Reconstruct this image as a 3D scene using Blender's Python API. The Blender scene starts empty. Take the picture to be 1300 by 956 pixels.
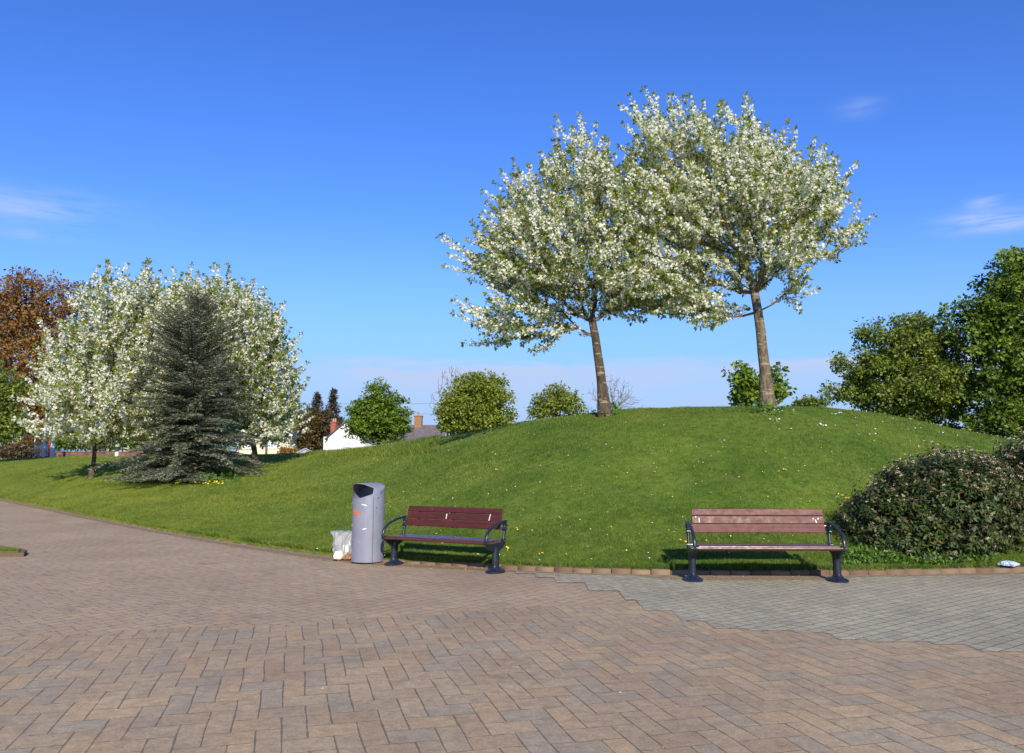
import bpy, math, random
import numpy as np
from mathutils import Vector, Matrix

rng = np.random.default_rng(7)
random.seed(7)
C = bpy.context.scene.collection
PI = math.pi
R = math.radians

# ------------------------------------------------------------------ camera
CAM_H = 1.68
PITCH = 7.975
FPX = 1060.0                       # focal length for a 1300 px wide frame
cam_d = bpy.data.cameras.new('camera')
cam = bpy.data.objects.new('camera', cam_d)
C.objects.link(cam)
cam.location = (0, 0, CAM_H)
cam.rotation_euler = (R(90 + PITCH), 0, 0)
cam_d.sensor_fit = 'HORIZONTAL'
cam_d.sensor_width = 36.0
cam_d.lens = 36.0 * FPX / 1300.0
cam_d.shift_y = -44.5 / 1300.0
cam_d.clip_start = 0.1
cam_d.clip_end = 9000
bpy.context.scene.camera = cam

# ------------------------------------------------------------------ light
SUN_EL, SUN_AZ = R(29), R(170)     # azimuth clockwise from +Y
scene = bpy.context.scene
scene.view_settings.view_transform = 'Standard'
scene.view_settings.look = 'None'
scene.view_settings.gamma = 1
scene.view_settings.exposure = 0.3
scene.view_settings.use_curve_mapping = False
S = Vector((math.sin(SUN_AZ) * math.cos(SUN_EL), math.cos(SUN_AZ) * math.cos(SUN_EL), math.sin(SUN_EL)))
ld = bpy.data.lights.new('sun', 'SUN')
ld.energy = 5.0
ld.angle = R(0.55)
ld.color = (1.0, 0.915, 0.78)
lo = bpy.data.objects.new('sun', ld)
C.objects.link(lo)
lo.rotation_euler = S.to_track_quat('Z', 'Y').to_euler()
lo.location = (10, -30, 30)

class NT:
    """tiny helper to write node trees"""
    def __init__(self, tree):
        self.t = tree
    def n(self, kind, inputs=None, **props):
        nd = self.t.nodes.new(kind)
        for k, v in props.items():
            setattr(nd, k, v)
        for k, v in (inputs or {}).items():
            s = nd.inputs[k]
            if hasattr(v, 'is_linked') or v.__class__.__name__.startswith('NodeSocket'):
                self.t.links.new(v, s)
            else:
                s.default_value = v
        return nd
    def math(self, op, a, b=0.0, c=0.0, clamp=False):
        nd = self.n('ShaderNodeMath', {0: a, 1: b, 2: c}, operation=op)
        nd.use_clamp = clamp
        return nd.outputs[0]
    def mix(self, f, a, b, blend='MIX'):
        nd = self.n('ShaderNodeMix', {}, data_type='RGBA', blend_type=blend)
        for s, v in ((nd.inputs[0], f), (nd.inputs[6], a), (nd.inputs[7], b)):
            if v.__class__.__name__.startswith('NodeSocket'):
                self.t.links.new(v, s)
            else:
                s.default_value = v if not isinstance(v, tuple) else (tuple(v) + (1,))[:4]
        return nd.outputs[2]
    def ramp(self, f, stops, interp='LINEAR'):
        nd = self.n('ShaderNodeValToRGB', {0: f})
        cr = nd.color_ramp
        cr.interpolation = interp
        while len(cr.elements) < len(stops):
            cr.elements.new(0.5)
        for e, (p, c) in zip(cr.elements, stops):
            e.position = p
            e.color = (tuple(c) + (1,))[:4] if not isinstance(c, (int, float)) else (c, c, c, 1)
        return nd.outputs[0]
    def noise(self, vec, scale, detail=3, rough=0.55, dist=0.0):
        i = {'Scale': scale, 'Detail': detail, 'Roughness': rough, 'Distortion': dist}
        if vec is not None:
            i['Vector'] = vec
        return self.n('ShaderNodeTexNoise', i).outputs[0]
    def link(self, a, b):
        self.t.links.new(a, b)

world = bpy.data.worlds.new('World')
scene.world = world
world.use_nodes = True
wt = world.node_tree
wt.nodes.clear()
w = NT(wt)
sky = w.n('ShaderNodeTexSky', sky_type='NISHITA', sun_disc=False)
sky.sun_elevation = SUN_EL
sky.sun_rotation = SUN_AZ
sky.altitude = 0
sky.air_density = 1.0
sky.dust_density = 0.35
sky.ozone_density = 2.2
geo = w.n('ShaderNodeTexCoord')
sep = w.n('ShaderNodeSeparateXYZ', {0: geo.outputs['Generated']})
X, Y, Z = sep.outputs
el = w.math('MULTIPLY', w.math('ARCSINE', Z), 180 / PI)
az = w.math('MULTIPLY', w.math('ARCTAN2', X, Y), 180 / PI)
cv = w.n('ShaderNodeCombineXYZ', {0: w.math('MULTIPLY', az, 0.055), 1: w.math('MULTIPLY', el, 0.33), 2: 0.0}).outputs[0]
cn = w.noise(cv, 1.0, 7, 0.58, 0.6)
cv2 = w.n('ShaderNodeCombineXYZ', {0: w.math('MULTIPLY', az, 0.16), 1: w.math('MULTIPLY', el, 1.1), 2: 3.0}).outputs[0]
cn2 = w.noise(cv2, 1.0, 6, 0.6, 0.4)
def bump(c, wd, v):                # soft bell of value v round c
    d = w.math('DIVIDE', w.math('SUBTRACT', v, c), wd)
    return w.math('EXPONENT', w.math('MULTIPLY', w.math('MULTIPLY', d, d), -1.0))
# low bank of thin cloud near the horizon, its top edge wavering
top = w.math('ADD', 6.6, w.math('MULTIPLY', w.math('SUBTRACT', cn2, 0.5), 3.0))
bank = w.n('ShaderNodeMapRange', {0: w.math('SUBTRACT', top, el), 1: -0.35, 2: 0.7, 3: 0.0, 4: 1.0}, interpolation_type='SMOOTHSTEP').outputs[0]
side = w.n('ShaderNodeMapRange', {0: az, 1: -22.0, 2: -6.0, 3: 0.25, 4: 1.0}, interpolation_type='SMOOTHSTEP').outputs[0]
dens = w.n('ShaderNodeMapRange', {0: cn, 1: 0.30, 2: 0.62, 3: 0.25, 4: 0.8}).outputs[0]
edge = bump(5.9, 1.1, el)
bank = w.math('MULTIPLY', w.math('MULTIPLY', bank, side), w.math('ADD', w.math('MULTIPLY', dens, 0.95), w.math('MULTIPLY', w.math('MULTIPLY', edge, dens), 0.6)))
wis = None
for (a0, aw, e0, ew, k) in ((-30.5, 4.2, 14.9, 0.95, 1.05), (-30.8, 2.6, 13.2, 0.32, .8), (31.0, 2.6, 14.0, 0.55, 2.1), (30.3, 0.9, 15.2, .35, .9), (23.6, 1.3, 21.8, 0.6, 0.45)):
    b = w.math('MULTIPLY', w.math('MULTIPLY', bump(a0, aw, az), bump(e0, ew, el)), k)
    wis = b if wis is None else w.math('ADD', wis, b)
cn3 = w.n('ShaderNodeMapRange', {0: cn2, 1: 0.36, 2: 0.66, 3: 0.05, 4: 0.75}).outputs[0]
wis = w.math('MULTIPLY', wis, cn3)
cl = w.math('ADD', bank, wis, clamp=True)
hs = w.n('ShaderNodeHueSaturation', {'Hue': 0.512, 'Saturation': 1.22, 'Value': 1.0, 'Color': sky.outputs[0]})
tinted = w.mix(1.0, hs.outputs[0], (0.80, 1.12, 1.66), 'MULTIPLY')
low = w.n('ShaderNodeMapRange', {0: el, 1: 0.0, 2: 17.0, 3: 0.94, 4: 0.0}, interpolation_type='SMOOTHSTEP').outputs[0]
air = w.mix(low, tinted, (2.35, 4.25, 7.3))        # thin milky air low over the horizon
skycol = w.mix(cl, air, (4.15, 5.2, 7.5))
bg = w.n('ShaderNodeBackground', {'Color': skycol, 'Strength': 0.10})
wo = w.n('ShaderNodeOutputWorld', {0: bg.outputs[0]})

# ------------------------------------------------------------------ pixel -> place
cp, sp = math.cos(R(PITCH)), math.sin(R(PITCH))
def ray(px, py):
    u, v = (px - 650) / FPX, -(py - 433.5) / FPX
    return np.array([u, cp - v * sp, sp + v * cp])
def at(px, py, y):
    d = ray(px, py)
    return d * (y / d[1]) + np.array([0, 0, CAM_H])
def on0(px, py, z=0.0):
    d = ray(px, py)
    return d * ((z - CAM_H) / d[2]) + np.array([0, 0, CAM_H])
def ppm(y, z=1.7):                 # pixels per metre at distance y
    return FPX / (y * cp + (z - CAM_H) * sp)

# ------------------------------------------------------------------ object helpers
def tag(o, label=None, cat=None, group=None, kind=None):
    if label: o['label'] = label
    if cat: o['category'] = cat
    if group: o['group'] = group
    if kind: o['kind'] = kind
    return o
def empty(name, loc, rz=0.0):
    o = bpy.data.objects.new(name, None)
    o.empty_display_size = 0.2
    C.objects.link(o)
    o.location = loc
    o.rotation_euler = (0, 0, rz)
    return o
def np_mesh(name, verts, faces, mat, parent=None, attr=None, smooth=False):
    """verts (N,3), faces (F,k) or a list of such arrays"""
    fl = faces if isinstance(faces, list) else [faces]
    fl = [np.asarray(f, dtype=np.int32) for f in fl if len(f)]
    me = bpy.data.meshes.new(name)
    verts = np.asarray(verts, dtype=np.float32)
    nl = sum(f.size for f in fl)
    nf = sum(len(f) for f in fl)
    me.vertices.add(len(verts)); me.vertices.foreach_set('co', verts.ravel())
    me.loops.add(nl); me.loops.foreach_set('vertex_index', np.concatenate([f.ravel() for f in fl]))
    tot = np.concatenate([np.full(len(f), f.shape[1], dtype=np.int32) for f in fl])
    st = np.concatenate([[0], np.cumsum(tot)[:-1]]).astype(np.int32)
    me.polygons.add(nf)
    me.polygons.foreach_set('loop_start', st)
    me.update(calc_edges=True)
    if smooth:
        me.polygons.foreach_set('use_smooth', np.ones(nf, dtype=bool))
    if attr is not None:
        for k, v in attr.items():
            a = me.attributes.new(k, 'FLOAT', 'POINT')
            a.data.foreach_set('value', np.asarray(v, dtype=np.float32))
    me.materials.append(mat)
    me.validate()
    o = bpy.data.objects.new(name, me)
    C.objects.link(o)
    if parent is not None:
        o.parent = parent
    return o

class MB:
    """collects boxes, tubes, lathes and sheets; build() makes ONE mesh object"""
    def __init__(self):
        self.v, self.f = [], []
    def add(self, vs, fs):
        b = len(self.v)
        self.v += [tuple(map(float, p)) for p in vs]
        self.f += [tuple(i + b for i in f) for f in fs]
        return self
    def box(self, c, s, M=None, bev=0.0):
        sx, sy, sz = s[0] / 2, s[1] / 2, s[2] / 2
        if bev <= 0:
            vs = [(x, y, z) for x in (-sx, sx) for y in (-sy, sy) for z in (-sz, sz)]
            fs = [(0, 1, 3, 2), (4, 6, 7, 5), (0, 4, 5, 1), (2, 3, 7, 6), (0, 2, 6, 4), (1, 5, 7, 3)]
        else:
            import bmesh
            bm = bmesh.new()
            bmesh.ops.create_cube(bm, size=1, matrix=Matrix.Diagonal((*s, 1)))
            bmesh.ops.bevel(bm, geom=bm.edges[:], offset=bev, segments=2, affect='EDGES', profile=0.6)
            bm.verts.index_update()
            vs = [tuple(v.co) for v in bm.verts]
            fs = [tuple(v.index for v in f.verts) for f in bm.faces]
            bm.free()
        vs = [Vector(p) for p in vs]
        if M is not None:
            vs = [M @ p for p in vs]
        c = Vector(c)
        return self.add([p + c for p in vs], fs)
    def tube(self, pts, rad, n=10, cap=True, flat=None):
        """pts polyline; rad scalar or list (r or (ra, rb)); elliptical section allowed"""
        pts = [Vector(p) for p in pts]
        m = len(pts)
        rad = rad if isinstance(rad, list) else [rad] * m
        vs, fs = [], []
        prev = None
        for i, p in enumerate(pts):
            t = (pts[min(i + 1, m - 1)] - pts[max(i - 1, 0)]).normalized()
            if prev is None:
                ref = Vector(flat) if flat else (Vector((0, 0, 1)) if abs(t.z) < 0.9 else Vector((1, 0, 0)))
                a = (ref - t * ref.dot(t)).normalized()
            else:
                a = (prev - t * prev.dot(t)).normalized()
            prev = a
            b = t.cross(a)
            r = rad[i]
            ra, rb = r if isinstance(r, tuple) else (r, r)
            for k in range(n):
                th = 2 * PI * k / n
                vs.append(p + a * (math.cos(th) * ra) + b * (math.sin(th) * rb))
        for i in range(m - 1):
            for k in range(n):
                k2 = (k + 1) % n
                fs.append((i * n + k, i * n + k2, (i + 1) * n + k2, (i + 1) * n + k))
        if cap:
            fs.append(tuple(range(n))[::-1])
            fs.append(tuple((m - 1) * n + k for k in range(n)))
        return self.add(vs, fs)
    def lathe(self, prof, c=(0, 0, 0), n=24, sx=1.0, sy=1.0):
        vs, fs = [], []
        for (r, z) in prof:
            for k in range(n):
                th = 2 * PI * k / n
                vs.append((c[0] + r * math.cos(th) * sx, c[1] + r * math.sin(th) * sy, c[2] + z))
        for i in range(len(prof) - 1):
            for k in range(n):
                k2 = (k + 1) % n
                fs.append((i * n + k, i * n + k2, (i + 1) * n + k2, (i + 1) * n + k))
        fs.append(tuple(range(n))[::-1])
        fs.append(tuple((len(prof) - 1) * n + k for k in range(n)))
        return self.add(vs, fs)
    def prism(self, poly, axis, a, b):
        """poly of 2-D points swept along axis ('x': poly is (y,z); 'y': (x,z); 'z': (x,y))"""
        def P(p, t):
            return {'x': (t, p[0], p[1]), 'y': (p[0], t, p[1]), 'z': (p[0], p[1], t)}[axis]
        n = len(poly)
        vs = [P(p, a) for p in poly] + [P(p, b) for p in poly]
        fs = [tuple(range(n))[::-1], tuple(range(n, 2 * n))]
        fs += [(i, (i + 1) % n, n + (i + 1) % n, n + i) for i in range(n)]
        return self.add(vs, fs)
    def build(self, name, mat, parent=None, smooth=False, loc=None):
        me = bpy.data.meshes.new(name)
        me.from_pydata(self.v, [], self.f)
        me.materials.append(mat)
        if smooth:
            me.polygons.foreach_set('use_smooth', [True] * len(me.polygons))
        import bmesh
        bm = bmesh.new(); bm.from_mesh(me)
        bmesh.ops.recalc_face_normals(bm, faces=bm.faces)
        bm.to_mesh(me); bm.free()
        me.update()
        o = bpy.data.objects.new(name, me)
        C.objects.link(o)
        if smooth:
            try:
                me.set_sharp_from_angle(angle=R(38))
            except Exception:
                pass
        if parent is not None:
            o.parent = parent
        if loc is not None:
            o.location = loc
        return o

def copy_tree(o, parent=None):
    c = o.copy(); C.objects.link(c)
    if parent is not None:
        c.parent = parent
    for ch in list(o.children):
        copy_tree(ch, c)
    return c

# ------------------------------------------------------------------ materials
def new_mat(name):
    m = bpy.data.materials.new(name)
    m.use_nodes = True
    m.node_tree.nodes.clear()
    t = NT(m.node_tree)
    out = t.n('ShaderNodeOutputMaterial')
    return m, t, out
def simple(name, col, rough=0.6, metal=0.0, spec=0.5, var=0.12, scale=8.0, bumpd=0.0, coat=0.0, bscale=None):
    m, t, out = new_mat(name)
    tc = t.n('ShaderNodeTexCoord').outputs['Object']
    nz = t.noise(tc, scale, 5, 0.6)
    d = tuple(c * (1 - var * 1.6) for c in col); b = tuple(min(1, c * (1 + var * 1.4)) for c in col)
    c = t.ramp(nz, [(0.3, d), (0.7, b)])
    rr = t.n('ShaderNodeMapRange', {0: t.noise(tc, scale * 3, 4), 1: 0.3, 2: 0.7, 3: max(0.03, rough - 0.1), 4: min(1, rough + 0.12)}).outputs[0]
    p = t.n('ShaderNodeBsdfPrincipled', {'Base Color': c, 'Roughness': rr, 'Metallic': metal, 'Specular IOR Level': spec, 'Coat Weight': coat})
    if bumpd > 0:
        bn = t.n('ShaderNodeBump', {'Strength': 0.6, 'Distance': bumpd, 'Height': t.noise(tc, bscale or scale * 6, 4)})
        t.link(bn.outputs[0], p.inputs['Normal'])
    t.link(p.outputs[0], out.inputs[0])
    return m
def leafy(name, stops, rough=0.5, trans=0.35, spec=0.35, tcol=1.35):
    """foliage: colour from the per-leaf value 'rnd'"""
    m, t, out = new_mat(name)
    a = t.n('ShaderNodeAttribute', attribute_name='rnd').outputs['Fac']
    c = t.ramp(a, stops)
    p = t.n('ShaderNodeBsdfPrincipled', {'Base Color': c, 'Roughness': rough, 'Specular IOR Level': spec})
    tc_ = t.mix(1.0, c, (tcol, tcol * 1.05, tcol * 0.6), 'MULTIPLY')
    tr = t.n('ShaderNodeBsdfTranslucent', {'Color': tc_})
    mx = t.n('ShaderNodeMixShader', {0: trans, 1: p.outputs[0], 2: tr.outputs[0]})
    t.link(mx.outputs[0], out.inputs[0])
    return m

def bark_mat(name, c1, c2, patch=None):
    m, t, out = new_mat(name)
    tc = t.n('ShaderNodeTexCoord').outputs['Object']
    mp = t.n('ShaderNodeMapping', {'Vector': tc, 'Scale': (9, 9, 3.0)}).outputs[0]
    nz = t.noise(mp, 1.6, 6, 0.65, 0.4)
    c = t.ramp(nz, [(0.32, c1), (0.62, c2)])
    if patch:
        mp2 = t.n('ShaderNodeMapping', {'Vector': tc, 'Scale': (3, 3, 11.0)}).outputs[0]
        f = t.ramp(t.noise(mp2, 1.3, 5), [(0.56, 0.0), (0.62, 0.85)])
        c = t.mix(f, c, patch)
    p = t.n('ShaderNodeBsdfPrincipled', {'Base Color': c, 'Roughness': 0.85, 'Specular IOR Level': 0.2})
    bn = t.n('ShaderNodeBump', {'Strength': 0.9, 'Distance': 0.035, 'Height': nz})
    t.link(bn.outputs[0], p.inputs['Normal'])
    t.link(p.outputs[0], out.inputs[0])
    return m

def paving(name, cols, yaw, bw, bh, mortar=0.007, stain=(0.10, 0.085, 0.06), joint=(0.085, 0.068, 0.05), seed=0.0, moss=0.25):
    m, t, out = new_mat(name)
    tc = t.n('ShaderNodeTexCoord').outputs['Object']
    wob = t.n('ShaderNodeTexNoise', {'Vector': tc, 'Scale': 1.3, 'Detail': 2.0}).outputs['Color']
    wv = t.n('ShaderNodeVectorMath', {0: wob, 1: (-0.5, -0.5, -0.5)}, operation='ADD').outputs[0]
    wv = t.n('ShaderNodeVectorMath', {0: wv, 'Scale': 0.035}, operation='SCALE').outputs[0]
    v = t.n('ShaderNodeVectorMath', {0: tc, 1: wv}, operation='ADD').outputs[0]
    v = t.n('ShaderNodeMapping', {'Vector': v, 'Rotation': (0, 0, yaw), 'Location': (seed, seed * 1.7, 0)}).outputs[0]
    def br(ms):
        nd = t.n('ShaderNodeTexBrick', {'Vector': v, 'Color1': (0, 0, 0, 1), 'Color2': (1, 1, 1, 1), 'Mortar': (0.5, 0.5, 0.5, 1),
                 'Scale': 1.0, 'Mortar Size': ms, 'Mortar Smooth': 0.35, 'Bias': 0.0, 'Brick Width': bw, 'Row Height': bh})
        nd.offset = 0.46; nd.offset_frequency = 2; nd.squash = 0.68; nd.squash_frequency = 3
        return nd
    b = br(mortar)
    n = len(cols)
    base = t.ramp(b.outputs['Color'], [((i + 0.5) / n, c) for i, c in enumerate(cols)])
    fine = t.noise(tc, 60, 5, 0.7)
    base = t.mix(1.0, base, t.ramp(fine, [(0.25, 0.66), (0.75, 1.28)]), 'MULTIPLY')
    big = t.noise(tc, 0.45, 5, 0.6, 0.3)
    base = t.mix(1.0, base, t.ramp(big, [(0.3, (0.84, 0.82, 0.81)), (0.7, (1.10, 1.10, 1.08))]), 'MULTIPLY')
    # worn stains and trodden-in soil with shapes of their own
    st = t.ramp(t.noise(tc, 2.1, 6, 0.68, 0.5), [(0.56, 0.0), (0.75, 0.55)])
    base = t.mix(st, base, stain)
    spot = t.ramp(t.noise(tc, 19, 3, 0.5), [(0.70, 0.0), (0.76, 0.5)])
    base = t.mix(spot, base, (0.07, 0.06, 0.05))
    jm = t.mix(t.ramp(t.noise(tc, 5.0, 4), [(0.45, 0.0), (0.7, moss)]), joint, (0.07, 0.09, 0.03))
    jn = t.ramp(t.noise(tc, 11.0, 3), [(0.33, 0.25), (0.6, 1.0)])
    col = t.mix(t.math('MULTIPLY', b.outputs['Fac'], jn), base, jm)
    p = t.n('ShaderNodeBsdfPrincipled', {'Base Color': col, 'Roughness': 0.82, 'Specular IOR Level': 0.3})
    h = t.math('ADD', t.math('MULTIPLY', b.outputs['Fac'], -1.0), t.math('MULTIPLY', fine, 0.22))
    h = t.math('ADD', h, t.math('MULTIPLY', t.n('ShaderNodeSeparateColor', {0: b.outputs['Color']}).outputs[0], 0.35))
    h = t.math('ADD', h, t.math('MULTIPLY', t.noise(tc, 7, 3), 0.9))
    bn = t.n('ShaderNodeBump', {'Strength': 0.85, 'Distance': 0.009, 'Height': h})
    t.link(bn.outputs[0], p.inputs['Normal'])
    t.link(p.outputs[0], out.inputs[0])
    return m

def herringbone(name, cols, yaw, cw, chh, joint_w=0.0042, joint=(0.125, 0.10, 0.075), seed=0.0):
    """blocks two cells long laid in a square herringbone"""
    m, t, out = new_mat(name)
    tc = t.n('ShaderNodeTexCoord').outputs['Object']
    wob = t.n('ShaderNodeTexNoise', {'Vector': tc, 'Scale': 0.9, 'Detail': 3.0}).outputs['Color']
    wv = t.n('ShaderNodeVectorMath', {0: wob, 1: (-0.5, -0.5, -0.5)}, operation='ADD').outputs[0]
    wv = t.n('ShaderNodeVectorMath', {0: wv, 'Scale': 0.07}, operation='SCALE').outputs[0]
    v = t.n('ShaderNodeVectorMath', {0: tc, 1: wv}, operation='ADD').outputs[0]
    v = t.n('ShaderNodeMapping', {'Vector': v, 'Rotation': (0, 0, yaw), 'Location': (seed, seed, 0)}).outputs[0]
    sx, sy, _ = t.n('ShaderNodeSeparateXYZ', {0: v}).outputs
    x = t.math('DIVIDE', sx, cw); y = t.math('DIVIDE', sy, chh)
    i, j = t.math('FLOOR', x), t.math('FLOOR', y)
    fx, fy = t.math('SUBTRACT', x, i), t.math('SUBTRACT', y, j)
    d = t.math('FLOORED_MODULO', t.math('SUBTRACT', i, j), 4.0)
    is_ = [t.math('COMPARE', d, float(k), 0.3) for k in range(4)]
    def edge(f, flag, size):
        return t.math('ADD', t.math('MULTIPLY', f, size), t.math('MULTIPLY', flag, 9.0))
    e = t.math('MINIMUM', t.math('MINIMUM', edge(fx, is_[1], cw), edge(t.math('SUBTRACT', 1.0, fx), is_[0], cw)),
               t.math('MINIMUM', edge(fy, is_[2], chh), edge(t.math('SUBTRACT', 1.0, fy), is_[3], chh)))
    idv = t.n('ShaderNodeCombineXYZ', {0: t.math('SUBTRACT', i, is_[1]), 1: t.math('SUBTRACT', j, is_[2]), 2: 0.5}).outputs[0]
    wn = t.n('ShaderNodeTexWhiteNoise', {'Vector': idv})
    wn.noise_dimensions = '3D'
    rv = wn.outputs['Value']
    n = len(cols)
    base = t.ramp(rv, [((q + 0.5) / n, c) for q, c in enumerate(cols)], 'CONSTANT')
    base = t.mix(0.45, base, cols[0])
    fine = t.noise(tc, 60, 5, 0.7)
    base = t.mix(1.0, base, t.ramp(fine, [(0.25, 0.68), (0.75, 1.28)]), 'MULTIPLY')
    mott = t.noise(tc, 11, 5, 0.65, 0.4)
    base = t.mix(1.0, base, t.ramp(mott, [(0.3, (0.80, 0.79, 0.80)), (0.7, (1.17, 1.16, 1.14))]), 'MULTIPLY')
    big = t.noise(tc, 0.6, 5, 0.6, 0.3)
    base = t.mix(1.0, base, t.ramp(big, [(0.3, (0.84, 0.82, 0.82)), (0.7, (1.10, 1.10, 1.08))]), 'MULTIPLY')
    st = t.ramp(t.noise(tc, 2.3, 6, 0.68, 0.5), [(0.56, 0.0), (0.75, 0.5)])
    base = t.mix(st, base, (0.15, 0.14, 0.12))
    gum = t.ramp(t.n('ShaderNodeTexVoronoi', {'Vector': tc, 'Scale': 2.6}).outputs['Distance'], [(0.035, 0.75), (0.05, 0.0)])
    base = t.mix(t.math('MULTIPLY', gum, t.ramp(t.noise(tc, 0.9, 2), [(0.5, 0.0), (0.56, 1.0)])), base, (0.42, 0.39, 0.35))
    jn = t.noise(tc, 6.5, 4, 0.6)
    jw = t.math('MULTIPLY', t.n('ShaderNodeMapRange', {0: jn, 1: 0.35, 2: 0.65, 3: 0.35, 4: 1.5}).outputs[0], joint_w)
    jf = t.n('ShaderNodeMapRange', {0: t.math('DIVIDE', e, jw), 1: 0.6, 2: 1.3, 3: 1.0, 4: 0.0}).outputs[0]
    jm = t.mix(t.ramp(t.noise(tc, 4.0, 4), [(0.55, 0.0), (0.7, 0.6)]), joint, (0.08, 0.11, 0.03))
    col = t.mix(t.math('MULTIPLY', jf, 0.72), base, jm)
    p = t.n('ShaderNodeBsdfPrincipled', {'Base Color': col, 'Roughness': 0.82, 'Specular IOR Level': 0.3})
    h = t.math('ADD', t.math('MULTIPLY', jf, -1.0), t.math('MULTIPLY', fine, 0.25))
    h = t.math('ADD', h, t.math('MULTIPLY', rv, 0.3))
    h = t.math('ADD', h, t.math('MULTIPLY', mott, 0.8))
    bn = t.n('ShaderNodeBump', {'Strength': 0.8, 'Distance': 0.008, 'Height': h})
    t.link(bn.outputs[0], p.inputs['Normal'])
    t.link(p.outputs[0], out.inputs[0])
    return m

M = {}
brown_old = [(0.29, 0.20, 0.155), (0.34, 0.245, 0.19), (0.245, 0.195, 0.17), (0.37, 0.275, 0.21), (0.30, 0.22, 0.175), (0.21, 0.195, 0.19), (0.33, 0.255, 0.205), (0.27, 0.21, 0.17)]
brown = [(a_ * 0.66 + 0.155, b_ * 1.04 * 0.66 + 0.112, c_ * 0.88 * 0.66 + 0.075) for a_, b_, c_ in [(0.345, 0.235, 0.155), (0.38, 0.265, 0.18), (0.315, 0.23, 0.17), (0.405, 0.285, 0.19), (0.36, 0.25, 0.17), (0.285, 0.235, 0.19), (0.37, 0.275, 0.195), (0.33, 0.24, 0.165)]]
M['pave_far'] = paving('paving_brown_diagonal', brown, R(-52), 0.24, 0.16, seed=0.3, mortar=0.006)
near_cols = [(a_, b_ * 1.0, c_ * 0.9) for a_, b_, c_ in [(0.362, 0.272, 0.185), (0.385, 0.275, 0.175), (0.325, 0.255, 0.185), (0.42, 0.30, 0.185), (0.345, 0.255, 0.175), (0.29, 0.25, 0.195), (0.40, 0.30, 0.20), (0.335, 0.235, 0.155), (0.30, 0.265, 0.215), (0.375, 0.285, 0.195)]]
M['pave_near'] = herringbone('paving_brown_blocks', near_cols, R(-14.5), 0.155, 0.235, seed=1.1)
M['pave_grey'] = paving('paving_grey', [(0.345, 0.31, 0.215), (0.385, 0.345, 0.235), (0.305, 0.275, 0.20), (0.41, 0.365, 0.25), (0.36, 0.325, 0.222)], R(-38), 0.20, 0.13, seed=2.3, stain=(0.15, 0.14, 0.12), moss=0.1)
M['kerb'] = leafy('kerb_brick', [(0.0, (0.13, 0.082, 0.050)), (0.35, (0.19, 0.122, 0.072)), (0.7, (0.235, 0.16, 0.098)), (1.0, (0.16, 0.115, 0.07))], rough=0.9, trans=0.0)

def lawn_mat():
    m, t, out = new_mat('lawn')
    tc = t.n('ShaderNodeTexCoord').outputs['Object']
    n1 = t.noise(tc, 0.5, 6, 0.62, 0.3)
    n2 = t.noise(tc, 5.5, 6, 0.65, 0.2)
    n3 = t.noise(tc, 55, 4, 0.7)
    c = t.ramp(n1, [(0.3, (0.078, 0.135, 0.016)), (0.5, (0.108, 0.175, 0.022)), (0.72, (0.155, 0.21, 0.030))])
    c = t.mix(1.0, c, t.ramp(n2, [(0.3, (0.62, 0.68, 0.6)), (0.7, (1.32, 1.25, 1.3))]), 'MULTIPLY')
    c = t.mix(1.0, c, t.ramp(n3, [(0.3, (0.55, 0.6, 0.5)), (0.7, (1.45, 1.38, 1.5))]), 'MULTIPLY')
    sxx = t.n('ShaderNodeSeparateXYZ', {0: tc}).outputs[0]
    lf = t.n('ShaderNodeMapRange', {0: sxx, 1: -2.0, 2: -8.0, 3: 0.0, 4: 1.0}).outputs[0]
    c = t.mix(lf, c, t.mix(1.0, c, (1.45, 1.22, 1.15), 'MULTIPLY'))
    dry = t.ramp(t.noise(tc, 1.7, 5, 0.6), [(0.56, 0.0), (0.72, 0.45)])
    c = t.mix(dry, c, (0.20, 0.19, 0.06))
    p = t.n('ShaderNodeBsdfPrincipled', {'Base Color': c, 'Roughness': 0.9, 'Specular IOR Level': 0.1})
    h = t.math('ADD', t.math('MULTIPLY', n2, 1.0), t.math('MULTIPLY', n3, 0.5))
    bn = t.n('ShaderNodeBump', {'Strength': 0.9, 'Distance': 0.06, 'Height': h})
    t.link(bn.outputs[0], p.inputs['Normal'])
    t.link(p.outputs[0], out.inputs[0])
    return m
M['lawn'] = lawn_mat()
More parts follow.
